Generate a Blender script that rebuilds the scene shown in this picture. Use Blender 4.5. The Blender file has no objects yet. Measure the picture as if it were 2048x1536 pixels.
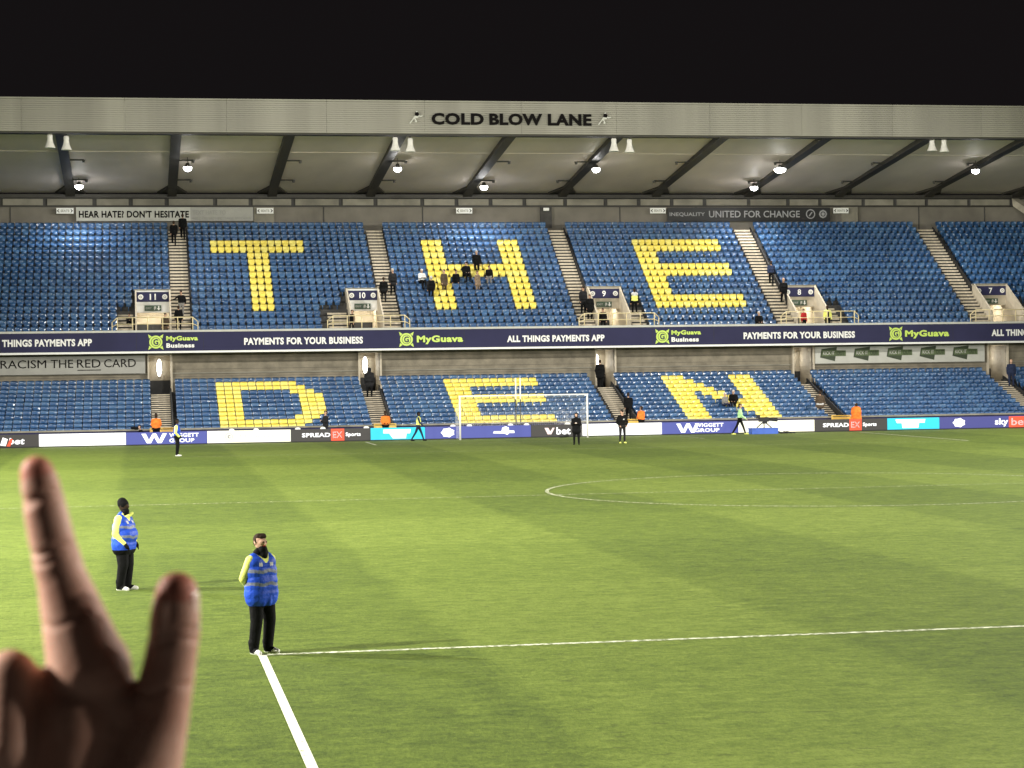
import bpy, math, random
import numpy as np
from mathutils import Vector, Matrix
random.seed(7); rng = np.random.default_rng(7)
S = bpy.context.scene; COL = S.collection
# ---------------------------------------------------------------- camera
cd = bpy.data.cameras.new('camera'); cam = bpy.data.objects.new('camera', cd); COL.objects.link(cam)
FW = Vector((0.17687881, 0.98421294, -0.00622783)); RT = Vector((0.98411833, -0.17695116, -0.01412094)); UP = Vector((0.01500003, 0.00363122, 0.9998809))
CP = Vector((-21.79648, -12.61897, 3.90253))
ROT = Matrix((RT, UP, -FW)).transposed()
cam.matrix_world = Matrix.Translation(CP) @ ROT.to_4x4()
cd.sensor_width = 36; cd.lens = 4162.7583 / 2048 * 36; cd.clip_start = .05; cd.clip_end = 3000
cd.dof.use_dof = True; cd.dof.focus_distance = 70; cd.dof.aperture_fstop = 24
S.camera = cam
# ---------------------------------------------------------------- night world, floodlights, exposure
W = bpy.data.worlds.new('World'); S.world = W; W.use_nodes = True
nt = W.node_tree; bg = nt.nodes['Background']; bg.inputs[0].default_value = (.0070, .0058, .0062, 1); bg.inputs[1].default_value = 1.0
S.view_settings.view_transform = 'Standard'; S.view_settings.look = 'None'; S.view_settings.gamma = 1
S.view_settings.use_curve_mapping = False; S.view_settings.exposure = 0.0
S.cycles.use_denoising = True
S.cycles.max_bounces = 6; S.cycles.diffuse_bounces = 4; S.cycles.glossy_bounces = 3
S.cycles.sample_clamp_indirect = 6; S.cycles.sample_clamp_direct = 30
def flood(x, y, z, tx, ty, tz, p, size=.45, ang=120):
    l = bpy.data.lights.new('floodlight', 'SPOT'); l.energy = p; l.color = (1, .965, .87)
    l.shadow_soft_size = size; l.spot_size = math.radians(ang); l.spot_blend = .8
    o = bpy.data.objects.new('floodlight', l); COL.objects.link(o); o.location = (x, y, z)
    o.rotation_euler = (Vector((tx, ty, tz)) - Vector((x, y, z))).to_track_quat('-Z', 'Y').to_euler()
FP = 128000
for y, k in ((9, 1.0), (33, 1.0), (58, .9), (84, .9)):
    flood(-53, y, 20.5, -12, y * .9 + 6, 0, FP * k)
for y, k in ((6, .8), (32, .9), (58, .9), (84, .9)):
    flood(55, y, 20.5, 12, y * .9 + 6, 0, FP * k)
for x in (-24, 0, 24):                                   # unseen lamps at the near stand's roof edge, added as front light for the far stand
    flood(x, -6, 19, x * .9, 112, 2, FP * .48, ang=60)
flood(-53, -4, 20, -22.5, -12.5, 4, FP * .75, size=.9, ang=46)             # added lamp lighting the raised hand from the left, cone kept off the stewards
flood(55, -14, 20, -20, -11.5, 4, FP * .8, size=.9, ang=30)  # added lamp for the lit right rim of the hand

# ---------------------------------------------------------------- helpers
def tag(o, label=None, cat=None, group=None, kind=None):
    if label: o['label'] = label
    if cat: o['category'] = cat
    if group: o['group'] = group
    if kind: o['kind'] = kind
    return o
def empty(name, loc=(0, 0, 0), parent=None, rz=0):
    o = bpy.data.objects.new(name, None); COL.objects.link(o); o.location = loc; o.rotation_euler = (0, 0, rz)
    o.empty_display_size = .1
    if parent: o.parent = parent
    return o
class MB:
    def __init__(s): s.v = []; s.f = []; s.m = []
    def add(s, vs, fs, mi=0):
        n = len(s.v); s.v += [tuple(v) for v in vs]; s.f += [tuple(i + n for i in f) for f in fs]; s.m += [mi] * len(fs); return s
    def box(s, x0, x1, y0, y1, z0, z1, mi=0):
        return s.add([(x0, y0, z0), (x1, y0, z0), (x1, y1, z0), (x0, y1, z0), (x0, y0, z1), (x1, y0, z1), (x1, y1, z1), (x0, y1, z1)],
                     [(0, 3, 2, 1), (4, 5, 6, 7), (0, 1, 5, 4), (1, 2, 6, 5), (2, 3, 7, 6), (3, 0, 4, 7)], mi)
    def prism_x(s, yz, x0, x1, mi=0):                     # polygon in y,z extruded along x
        n = len(yz)
        return s.add([(x0, y, z) for y, z in yz] + [(x1, y, z) for y, z in yz],
                     [tuple(range(n))[::-1], tuple(range(n, 2 * n))] + [(i, (i + 1) % n, n + (i + 1) % n, n + i) for i in range(n)], mi)
    def prism_y(s, xz, y0, y1, mi=0):                     # polygon in x,z extruded along y
        n = len(xz)
        return s.add([(x, y0, z) for x, z in xz] + [(x, y1, z) for x, z in xz],
                     [tuple(range(n)), tuple(range(n, 2 * n))[::-1]] + [((i + 1) % n, i, n + i, n + (i + 1) % n) for i in range(n)], mi)
    def tube(s, a, b, r, n=8, r2=None, mi=0):
        a = Vector(a); b = Vector(b); d = (b - a).normalized(); u = d.orthogonal().normalized(); w = d.cross(u); r2 = r if r2 is None else r2
        vs = [a + (u * math.cos(t) + w * math.sin(t)) * r for t in [2 * math.pi * i / n for i in range(n)]] + \
             [b + (u * math.cos(t) + w * math.sin(t)) * r2 for t in [2 * math.pi * i / n for i in range(n)]]
        return s.add(vs, [(i, (i + 1) % n, n + (i + 1) % n, n + i) for i in range(n)] + [tuple(range(n))[::-1], tuple(range(n, 2 * n))], mi)
    def lathe(s, prof, c=(0, 0, 0), n=16, mi=0):          # profile of (r, z)
        vs = [(c[0] + r * math.cos(2 * math.pi * i / n), c[1] + r * math.sin(2 * math.pi * i / n), c[2] + z) for r, z in prof for i in range(n)]
        fs = [(k * n + i, k * n + (i + 1) % n, (k + 1) * n + (i + 1) % n, (k + 1) * n + i) for k in range(len(prof) - 1) for i in range(n)]
        return s.add(vs, fs, mi)
    def mesh(s, name, mats, smooth=False):
        me = bpy.data.meshes.new(name); me.from_pydata(s.v, [], s.f)
        for m in (mats if isinstance(mats, (list, tuple)) else [mats]): me.materials.append(m)
        me.polygons.foreach_set('material_index', s.m)
        if smooth: me.polygons.foreach_set('use_smooth', [True] * len(s.f))
        me.update(); return me
    def build(s, name, mats, parent=None, loc=(0, 0, 0), smooth=False, rz=0):
        return link(name, s.mesh(name, mats, smooth), parent, loc, rz)
def link(name, me, parent=None, loc=(0, 0, 0), rz=0):
    o = bpy.data.objects.new(name, me); COL.objects.link(o); o.location = loc; o.rotation_euler = (0, 0, rz)
    if parent: o.parent = parent
    return o
def mat(name, rgb, rough=.6, var=.12, scale=3., bump=0., bscale=None, metal=0., emit=0., coat=0., sss=0., stretch=(1, 1, 1), spec=.5, dirt=None):
    m = bpy.data.materials.new(name); m.use_nodes = True; t = m.node_tree; N = t.nodes; L = t.links; p = N['Principled BSDF']
    p.inputs['Roughness'].default_value = rough; p.inputs['Metallic'].default_value = metal; p.inputs['Specular IOR Level'].default_value = spec
    if coat: p.inputs['Coat Weight'].default_value = coat; p.inputs['Coat Roughness'].default_value = .11
    if sss:
        p.inputs['Subsurface Weight'].default_value = sss; p.inputs['Subsurface Radius'].default_value = (1, .35, .2); p.inputs['Subsurface Scale'].default_value = .008
    tc = N.new('ShaderNodeTexCoord'); mp = N.new('ShaderNodeMapping'); mp.inputs['Scale'].default_value = stretch
    L.new(tc.outputs['Object'], mp.inputs[0])
    nz = N.new('ShaderNodeTexNoise'); nz.inputs['Scale'].default_value = scale; nz.inputs['Detail'].default_value = 5; L.new(mp.outputs[0], nz.inputs[0])
    r = N.new('ShaderNodeValToRGB'); r.color_ramp.elements[0].position = .3; r.color_ramp.elements[1].position = .7
    lo = tuple(c * (1 - var) for c in rgb) if dirt is None else dirt
    r.color_ramp.elements[0].color = (*lo, 1); r.color_ramp.elements[1].color = (*[min(1, c * (1 + var)) for c in rgb], 1)
    L.new(nz.outputs[0], r.inputs[0]); L.new(r.outputs[0], p.inputs['Base Color'])
    if bump:
        n2 = N.new('ShaderNodeTexNoise'); n2.inputs['Scale'].default_value = bscale or scale * 6; n2.inputs['Detail'].default_value = 4; L.new(mp.outputs[0], n2.inputs[0])
        b = N.new('ShaderNodeBump'); b.inputs['Strength'].default_value = bump; b.inputs['Distance'].default_value = .02; L.new(n2.outputs[0], b.inputs['Height']); L.new(b.outputs[0], p.inputs['Normal'])
    if emit:
        L.new(r.outputs[0], p.inputs['Emission Color']); p.inputs['Emission Strength'].default_value = emit
    return m
def text(body, x0, x1, z0, z1, Y, m, parent, bold=.0, th=.012, slant=0, name='lettering'):
    c = bpy.data.curves.new('t', 'FONT'); c.body = body; c.size = 1; c.offset = bold; c.resolution_u = 3; c.extrude = .5; c.space_character = 1 + bold * 2
    o = bpy.data.objects.new('t', c); me = bpy.data.meshes.new_from_object(o); bpy.data.objects.remove(o)
    n = len(me.vertices); a = np.empty(n * 3); me.vertices.foreach_get('co', a); a = a.reshape(-1, 3)
    mn = a.min(0); mx = a.max(0); q = (a - mn) / (mx - mn)
    out = np.stack([x0 + q[:, 0] * (x1 - x0) + slant * q[:, 1] * (z1 - z0), Y - th * q[:, 2], z0 + q[:, 1] * (z1 - z0)], 1)
    me.vertices.foreach_set('co', out.ravel()); me.materials.clear(); me.materials.append(m); me.update()
    return link(name, me, parent)
def disc(mb, cx, cz, r, Y, th=.012, r0=0, n=24, mi=0):
    P = [(math.cos(2 * math.pi * i / n), math.sin(2 * math.pi * i / n)) for i in range(n)]
    if r0 == 0: return mb.prism_y([(cx + r * c, cz + r * s) for c, s in P], Y - th, Y, mi)
    for i in range(n):
        a, b = P[i], P[(i + 1) % n]
        mb.prism_y([(cx + r0 * a[0], cz + r0 * a[1]), (cx + r * a[0], cz + r * a[1]), (cx + r * b[0], cz + r * b[1]), (cx + r0 * b[0], cz + r0 * b[1])], Y - th, Y, mi)
    return mb

# ---------------------------------------------------------------- materials
M = {}
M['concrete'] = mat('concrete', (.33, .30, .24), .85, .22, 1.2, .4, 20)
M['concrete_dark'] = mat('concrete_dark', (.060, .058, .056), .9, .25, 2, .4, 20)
M['wall_upper'] = mat('wall_upper', (.17, .155, .13), .8, .2, .7, .2, 10)
M['wall_strip'] = mat('wall_strip', (.22, .205, .165), .7, .25, 1.0, .2, 10)
M['block'] = mat('blockwork', (.21, .185, .140), .9, .28, 1.5, .5, 14)
M['steel_dark'] = mat('dark_steel', (.030, .027, .022), .55, .2, 2)
M['roof'] = mat('roof_lining', (.76, .67, .61), .6, .12, .35, .1, 6, stretch=(1, .4, 1))
M['fascia'] = mat('fascia_sheet', (.25, .24, .20), .5, .20, .5, 0, stretch=(1, 1, .05))
M['white'] = mat('white_paint', (.78, .77, .73), .4, .05, 3)
M['cream'] = mat('cream_paint', (.52, .46, .36), .6, .12, 2, .1)
M['nosing'] = mat('step_nosing', (.55, .48, .37), .7, .25, 4, .2)
M['rail'] = mat('cream_rail', (.66, .56, .33), .35, .1, 4)
M['navy'] = mat('navy_panel', (.026, .026, .072), .6, .15, .4, spec=.2)
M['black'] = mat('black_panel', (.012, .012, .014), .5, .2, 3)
M['sign_white'] = mat('sign_white', (.82, .82, .80), .4, .03, 3)
M['lime'] = mat('lime_print', (.55, .72, .13), .4, .04, 3)
M['banner_grey'] = mat('banner_grey', (.50, .50, .46), .6, .08, 1.5)
M['banner_grey2'] = mat('banner_pale_grey', (.36, .355, .33), .65, .08, 1.5)
M['print_grey'] = mat('grey_print', (.30, .30, .28), .6, .05, 2)
M['print_dark'] = mat('dark_print', (.006, .005, .005), .8, .1, 2, spec=.08)
M['green_sign'] = mat('green_sign', (.045, .085, .05), .5, .1, 3)
M['green_print'] = mat('green_print', (.085, .12, .05), .6, .2, 3)
M['green_print2'] = mat('dark_green_print', (.035, .05, .025), .6, .2, 3)
M['blue_seat'] = mat('blue_seat_plastic', (.031, .092, .225), .32, .14, .5, coat=.4)
M['blue_seat2'] = mat('faded_blue_seat_plastic', (.043, .115, .25), .36, .14, .7, coat=.4)
M['blue_seat3'] = mat('deep_blue_seat_plastic', (.023, .074, .19), .30, .14, .6, coat=.6)
M['yellow_seat'] = mat('yellow_seat_plastic', (.86, .71, .12), .34, .06, .5)
M['yellow_seat2'] = mat('pale_yellow_seat_plastic', (.86, .75, .18), .38, .06, .5)
def glow(name, rgb, s):
    m = bpy.data.materials.new(name); m.use_nodes = True; p = m.node_tree.nodes['Principled BSDF']
    p.inputs['Base Color'].default_value = (*[c * .3 for c in rgb], 1); p.inputs['Emission Color'].default_value = (*rgb, 1); p.inputs['Emission Strength'].default_value = s; p.inputs['Roughness'].default_value = .5
    return m
M['led_white'] = glow('led_white', (1, 1, 1), 1.25)
M['led_cream'] = glow('led_cream', (1, .98, .80), 1.05)
M['led_blue'] = glow('led_blue', (.085, .105, .42), .75)
M['led_navy'] = glow('led_navy', (.07, .075, .30), .75)
M['led_cyan'] = glow('led_cyan', (.03, .66, .90), .9)
M['led_dark'] = glow('led_dark', (.055, .05, .048), .7)
M['led_red'] = glow('led_red', (.95, .10, .04), .9)
M['led_pink'] = glow('led_pink', (1, .78, .74), 1.0)
M['led_mark'] = glow('led_mark', (.35, .35, .36), .6)
M['led_palegreen'] = glow('led_palegreen', (.66, .76, .58), .95)
M['lamp'] = glow('lamp_glow', (1, .98, .95), 60)
M['lamp_bright'] = glow('bright_lamp_glow', (1, .99, .96), 70)
M['tube_lamp'] = glow('bulkhead_glow', (1, .97, .88), 14)
M['room_lamp'] = glow('concourse_glow', (1, .93, .76), 26)
M['net'] = mat('net_cord', (.8, .8, .8), .7, .05, 3)

# ---------------------------------------------------------------- ground and pitch
GY, HY = 104.9, 51.4     # far goal line, halfway line
def grass_mat():
    m = bpy.data.materials.new('mown_grass'); m.use_nodes = True; t = m.node_tree; N = t.nodes; L = t.links; p = N['Principled BSDF']
    p.inputs['Roughness'].default_value = .75; p.inputs['Specular IOR Level'].default_value = .25
    tc = N.new('ShaderNodeTexCoord'); sp = N.new('ShaderNodeSeparateXYZ'); L.new(tc.outputs['Object'], sp.inputs[0])
    def math_(op, a, b=None, c=None):
        n = N.new('ShaderNodeMath'); n.operation = op
        for i, v in enumerate((a, b, c)):
            if v is None: continue
            if isinstance(v, (int, float)): n.inputs[i].default_value = v
            else: L.new(v, n.inputs[i])
        return n.outputs[0]
    def noise(scale, det=4, st=(1, 1, 1), rough=.5):
        mp = N.new('ShaderNodeMapping'); mp.inputs['Scale'].default_value = st; L.new(tc.outputs['Object'], mp.inputs[0])
        n = N.new('ShaderNodeTexNoise'); n.inputs['Scale'].default_value = scale; n.inputs['Detail'].default_value = det; n.inputs['Roughness'].default_value = rough; L.new(mp.outputs[0], n.inputs[0]); return n.outputs[0]
    wob = math_('MULTIPLY', math_('SUBTRACT', noise(.8, 3), .5), .35)
    def stripe(src, off, per):                       # smooth square wave, -1..1
        a = math_('MULTIPLY', math_('ADD', math_('SUBTRACT', src, off), wob), math.pi / per)
        return math_('MINIMUM', math_('MAXIMUM', math_('MULTIPLY', math_('SINE', a), 9.), -1.), 1.)
    sx = stripe(sp.outputs[0], -12.0, 5.25); sy = stripe(sp.outputs[1], 51.2, 8.7)
    big = noise(.09, 3); mid = noise(.9, 5, (1, 1, 1), .6); fine = noise(14, 6, (1, .6, 1), .75); speck = noise(45, 3, (1, .7, 1), .7)
    v = math_('ADD', math_('MULTIPLY', sx, -.085), math_('MULTIPLY', sy, .045))
    v = math_('ADD', v, math_('MULTIPLY', math_('SUBTRACT', big, .5), .18))
    v = math_('ADD', v, math_('MULTIPLY', math_('SUBTRACT', mid, .5), .38))
    v = math_('ADD', v, math_('MULTIPLY', math_('SUBTRACT', fine, .5), 1.1))
    v = math_('ADD', v, math_('MULTIPLY', math_('SUBTRACT', speck, .5), .70))
    v = math_('ADD', v, math_('MULTIPLY', math_('SUBTRACT', noise(3.6, 4, (.7, 1, 1), .7), .5), 1.0))
    v = math_('ADD', v, .5)
    r = N.new('ShaderNodeValToRGB'); e = r.color_ramp.elements; e[0].position = .05; e[0].color = (.036, .062, .006, 1); e[1].position = .95; e[1].color = (.200, .260, .044, 1)
    k = e.new(.5); k.color = (.112, .160, .019, 1)
    L.new(v, r.inputs[0])
    # brown worn flecks
    w = N.new('ShaderNodeValToRGB'); w.color_ramp.elements[0].position = .56; w.color_ramp.elements[1].position = .66; w.color_ramp.elements[0].color = (0, 0, 0, 1); w.color_ramp.elements[1].color = (.75, .75, .75, 1)
    L.new(noise(4.5, 5, (.6, 1.0, 1), .75), w.inputs[0])
    mx = N.new('ShaderNodeMix'); mx.data_type = 'RGBA'; L.new(w.outputs[0], mx.inputs['Factor']); L.new(r.outputs[0], mx.inputs['A']); mx.inputs['B'].default_value = (.060, .082, .012, 1)
    L.new(mx.outputs['Result'], p.inputs['Base Color'])
    b = N.new('ShaderNodeBump'); b.inputs['Strength'].default_value = .55; b.inputs['Distance'].default_value = .04; L.new(fine, b.inputs['Height']); L.new(b.outputs[0], p.inputs['Normal'])
    return m
M['grass'] = grass_mat()
M['asphalt'] = mat('asphalt', (.05, .05, .05), .9, .2, 3)
tag(MB().add([(-900, -300, -.03), (900, -300, -.03), (900, 1500, -.03), (-900, 1500, -.03)], [(0, 1, 2, 3)]).build('ground', M['asphalt']), kind='structure')
tag(MB().add([(-46, -9, 0), (46, -9, 0), (46, 107.9, 0), (-46, 107.9, 0)], [(0, 1, 2, 3)]).build('pitch', M['grass']), kind='structure')
def line_mat(name, cover):
    m = bpy.data.materials.new(name); m.use_nodes = True; t = m.node_tree; N = t.nodes; L = t.links; p = N['Principled BSDF']
    tc = N.new('ShaderNodeTexCoord'); n = N.new('ShaderNodeTexNoise'); n.inputs['Scale'].default_value = 9; n.inputs['Detail'].default_value = 6; n.inputs['Roughness'].default_value = .75; L.new(tc.outputs['Object'], n.inputs[0])
    r = N.new('ShaderNodeValToRGB'); r.color_ramp.elements[0].position = cover - .07; r.color_ramp.elements[1].position = cover + .07
    r.color_ramp.elements[0].color = (.13, .16, .05, 1); r.color_ramp.elements[1].color = (.78, .80, .62, 1)
    L.new(n.outputs[0], r.inputs[0]); L.new(r.outputs[0], p.inputs['Base Color']); p.inputs['Roughness'].default_value = .8; return m
M['line'] = line_mat('chalk_line', .38); M['line_worn'] = line_mat('worn_chalk_line', .50); M['line_faint'] = line_mat('faint_chalk_line', .57); M['line_faint2'] = line_mat('patchy_chalk_line', .54)
ml = empty('pitch_markings'); tag(ml, kind='structure')
def seg(x0, y0, x1, y1, m, w=.12):
    MB().add([(x0, y0, .004), (x1, y0, .004), (x1, y1, .004), (x0, y1, .004)], [(0, 1, 2, 3)]).build('chalk_line', m, ml)
seg(-20.21, -.0, -20.095, 16.42, M['line'])
seg(-20.22, 16.42, 20.22, 16.56, M['line_worn'])
seg(20.08, 0, 20.22, 16.42, M['line'])
seg(-34, HY - .06, 34, HY + .06, M['line_faint'])
seg(-20.22, GY - 16.57, 20.22, GY - 16.43, M['line_faint'])
for x in (20.15,): seg(x - .07, GY - 16.43, x + .07, GY - .06, M['line_faint'] if x < 0 else M['line_worn'])
seg(-9.2, GY - 5.56, 9.2, GY - 5.44, M['line_faint'])
for x in (-9.16, 9.16): seg(x - .06, GY - 5.44, x + .06, GY - .06, M['line_faint'] if x > 0 else M['line_worn'])
seg(-34, GY - .06, 34, GY + .06, M['line_faint'])
for x in (-34, 34): seg(x - .06, 0, x + .06, GY - .06, M['line_worn'])
seg(-34, -.06, 34, .06, M['line_worn'])
def ring(cx, cy, r, w, a0, a1, m, z=.008):
    n = 96; mb = MB()
    for i in range(n):
        t0 = a0 + (a1 - a0) * i / n; t1 = a0 + (a1 - a0) * (i + 1) / n
        mb.add([(cx + q * math.cos(t), cy + q * math.sin(t), z) for q, t in ((r, t0), (r + w, t0), (r + w, t1), (r, t1))], [(0, 1, 2, 3)])
    mb.build('chalk_arc', m, ml)
ring(.14, HY + .25, 9.09, .12, 0, 2 * math.pi, M['line_faint2'])
ring(0, 11, 9.09, .12, .65, math.pi - .65, M['line_worn'])

# ---------------------------------------------------------------- grandstand
ST = tag(empty('grandstand', (0, 118, 0)), 'two tier football stand with sloping roof behind the far goal', 'grandstand')
def P(mb, name, m, **k):                                 # a part of the stand; geometry given in world coordinates
    k.setdefault('parent', ST); o = mb.build(name, m, **k)
    if k['parent'] is ST: o.location = (0, -118, 0)
    return o
def sub(mb, name, m, par): return mb.build(name, m, par)
XL, XR = -36., 44.
def U(i): return 126.3067 - .6536 * (13 - i), 6.20 + .4459 * i        # row i of the upper tier: y of the seat, floor height
def Lo(i): return 115.3075 - .6524 * (10 - i), .235 + .2432 * i
UA = [(-19.66, -18.50), (-6.42, -5.33), (6.18, 7.24), (19.42, 20.58), (32.9, 34.1)]      # upper aisles
LA = [(-21.03, -19.90), (-8.20, -7.15), (6.60, 7.62), (19.60, 20.55), (33.0, 33.95)]     # lower aisles
# upper vomitories: x0, x1, short stair x0, x1, number
VO = [(-21.90, -19.68, -22.95, -22.02, '11'), (-8.55, -6.44, -9.90, -8.68, '10'), (7.30, 9.55, 9.66, 10.60, '9'), (20.64, 22.95, 23.05, 23.75, '8'), (34.15, 36.55, 36.7, 37.6, '7')]
def blocked(x, i):
    for a, b in UA:
        if a - .24 < x < b + .26: return True
    if i <= 5:
        for a, b, c, d, n in VO:
            lo, hi = min(a, c), max(b, d)
            if a - .3 < x < b + .3: return True
            if i <= 3 and c - .24 < x < d + .26: return True
    return False
# terraces, cut at the aisles and vomitories
def spans(holes):
    holes = sorted(holes); out = []; x = XL
    for a, b in holes:
        if a > x: out.append((x, a))
        x = max(x, b)
    if x < XR: out.append((x, XR))
    return out
for i in range(17):
    y, z = U(i)
    holes = list(UA) + ([(min(a, c), max(b, d)) for a, b, c, d, n in VO] if i <= 3 else [(a, b) for a, b, c, d, n in VO] if i <= 5 else [])
    for a, b in spans(holes):
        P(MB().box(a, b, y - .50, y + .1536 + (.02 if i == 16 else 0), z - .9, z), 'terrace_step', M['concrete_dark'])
for i in range(12):
    y, z = Lo(i)
    for a, b in spans(LA):
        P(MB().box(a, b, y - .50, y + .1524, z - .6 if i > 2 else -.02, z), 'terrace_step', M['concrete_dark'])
P(MB().box(XL, XR, U(16)[0] + .18, 129.3, 12.4, U(16)[1]), 'terrace_step', M['concrete_dark'])
stepmesh = {}
def stairs(a, b, rowf, n0, n1, rise, dep, name='stair'):
    w = b - a; key = (round(w, 3), rise)
    st = empty(name, (a, rowf(n0)[0] - .5 - 118, rowf(n0)[1] - rise), ST)
    if key not in stepmesh:
        mb = MB().box(.0, w, 0, dep + .06, -.5, rise - .005, 0); mb.box(.0, w, -.07, .10, rise * .50, rise, 1)
        stepmesh[key] = mb.mesh('step', [M['concrete_dark'], M['nosing']])  # dark riser colour carries the shade below each nosing
    k = 0
    for i in range(n0, n1):
        for h in (0, 1):
            link('step', stepmesh[key], st, (0, k * dep, k * rise + (.0))); k += 1
for a, b in UA: stairs(a, b, U, 0, 17, .4459 / 2, .6536 / 2)
for a, b in LA: stairs(a, b, Lo, 0, 11, .2432 / 2, .6524 / 2)
for a, b, c, d, n in VO: stairs(c, d, U, 0, 4, .4459 / 2, .6536 / 2)
# black strips standing in for the line of shade right of each aisle
for a, b in LA:
    P(MB().prism_x([(Lo(0)[0] - .5, .1), (Lo(11)[0], 2.6), (Lo(11)[0], 3.15), (Lo(0)[0] - .5, .75)], b + .03, b + .11), 'shade_strip', M['black'])
for a, b in UA:
    P(MB().prism_x([(U(6)[0] - .5, 8.6), (U(16)[0], 13.0), (U(16)[0], 13.75), (U(6)[0] - .5, 9.25)], b + .03, b + .10), 'shade_strip', M['black'])  # same strip of painted shade beside the upper aisles
# parapet slab and under-slab
P(MB().box(XL, XR, 116.66, 117.22, 5.35, 6.70).box(XL, XR, 117.22, 118.9, 5.35, 5.60), 'parapet', M['concrete'])
# upper back wall with its strip of pale panels
P(MB().box(XL, XR, 129.3, 129.5, 12.4, 15.28), 'back_wall', M['wall_upper'])
P(MB().box(XL, XR, 129.18, 129.32, 15.26, 15.36), 'ledge', M['steel_dark'])
P(MB().box(XL, XR, 129.36, 129.5, 15.28, 15.86), 'strip_wall', M['concrete_dark'])
x = XL + .3
while x < XR - 3:
    w = random.choice((2.1, 2.6, 2.95)); P(MB().box(x, x + w, 129.27, 129.36, 15.38, 15.80), 'cladding_panel', M['wall_strip']); x += w + .28
for x0, x1, zb in ((5.85, 6.65, 13.8), (-13.9, -12.55, 13.5), (27.7, 28.9, 13.9)):
    P(MB().box(x0, x1, 129.12, 129.3, zb, 15.25), 'pilaster', M['wall_strip'] if x0 != 5.85 else M['concrete_dark'])
for x0 in (-30., -25.6, -9.2, -2.4, 11.5, 17., 33.5, 38.5):
    P(MB().box(x0, x0 + .07, 129.27, 129.3, 13.5, 15.25), 'wall_joint', M['concrete_dark'])
P(MB().add([(40.6, 129, 15.3), (41.1, 129, 15.3), (42.6, 125, 12.9), (42.1, 125, 12.9), (40.6, 129.2, 15.9), (41.1, 129.2, 15.9), (42.6, 125.2, 13.4), (42.1, 125.2, 13.4)],
            [(0, 1, 2, 3), (4, 7, 6, 5), (0, 3, 7, 4), (1, 5, 6, 2), (0, 4, 5, 1), (3, 2, 6, 7)]), 'raking_brace', M['concrete'])
# lower back wall, cut by the exits
def sc(x): return -21.8 + (x + 21.8) * 1.007
LV = [(sc(a), sc(b)) for a, b in ((-21.10, -19.80), (-8.16, -6.90), (6.95, 8.12), (20.02, 21.30), (33.37, 34.66))]
for a, b in spans(LV):
    P(MB().box(a, b, 117.8, 118.0, 2.6, 5.34), 'lower_back_wall', M['block'])
    P(MB().box(a, b, 117.74, 117.8, 4.02, 4.10), 'wall_rail', M['wall_strip'])
    for kk in range(5): P(MB().box(a, b, 117.785, 117.8, 2.95 + .45 * kk, 2.962 + .45 * kk), 'block_joint', M['concrete_dark'])
for a, b in LV:
    v = empty('exit_passage', ((a + b) / 2, 0, 3.0), ST); c = (a + b) / 2
    sub(MB().box(a - c - .1, a - c, -.2, 2.6, -.4, 2.34), 'side_wall', M['cream'], v); sub(MB().box(b - c, b - c + .1, -.2, 2.6, -.4, 2.34), 'side_wall', M['cream'], v)
    sub(MB().box(a - c - .1, b - c + .1, 2.6, 2.7, .62, 2.34), 'end_wall', M['cream'], v); sub(MB().box(a - c - .1, b - c + .1, 2.6, 2.7, -.4, .62), 'dark_opening_panel', M['black'], v)  # black panel stands in for the dark lower part of the passage
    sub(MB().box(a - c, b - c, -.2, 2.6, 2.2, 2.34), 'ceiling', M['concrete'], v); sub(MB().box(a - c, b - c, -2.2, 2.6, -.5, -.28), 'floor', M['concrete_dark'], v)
    for o in list(v.children): pass
    lm = tag(empty('bulkhead_lamp', (c - .02, 117.8 + 2.56, 4.42)), None, 'lamp', 'oval lamps in the lower exits')
    mb = MB(); mb.prism_y([(.13 * math.cos(t), .52 * math.sin(t)) for t in [2 * math.pi * k / 20 for k in range(20)]], -.10, -.03); mb.build('diffuser', M['tube_lamp'], lm)
    mb = MB(); mb.prism_y([(.17 * math.cos(t), .57 * math.sin(t)) for t in [2 * math.pi * k / 20 for k in range(20)]], -.03, .035); mb.build('lamp_housing', M['white'], lm)
    lm['label'] = 'oval white lamp in the lower exit ' + ('below the number 11 sign', 'left of the goal', 'just right of the goal', 'left of the long pale green banner', 'at the far right edge of the stand')[LV.index((a, b))]
for v in [o for o in bpy.data.objects if o.name.startswith('exit_passage')]: v.location.y = 117.8 - 118
# front wall of the lower tier
P(MB().box(XL, XR, 108.08, 108.26, -.02, .80), 'front_wall', M['navy'])
P(MB().box(XL, XR, 108.03, 108.30, .80, .89), 'wall_cap', M['wall_strip'])
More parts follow.
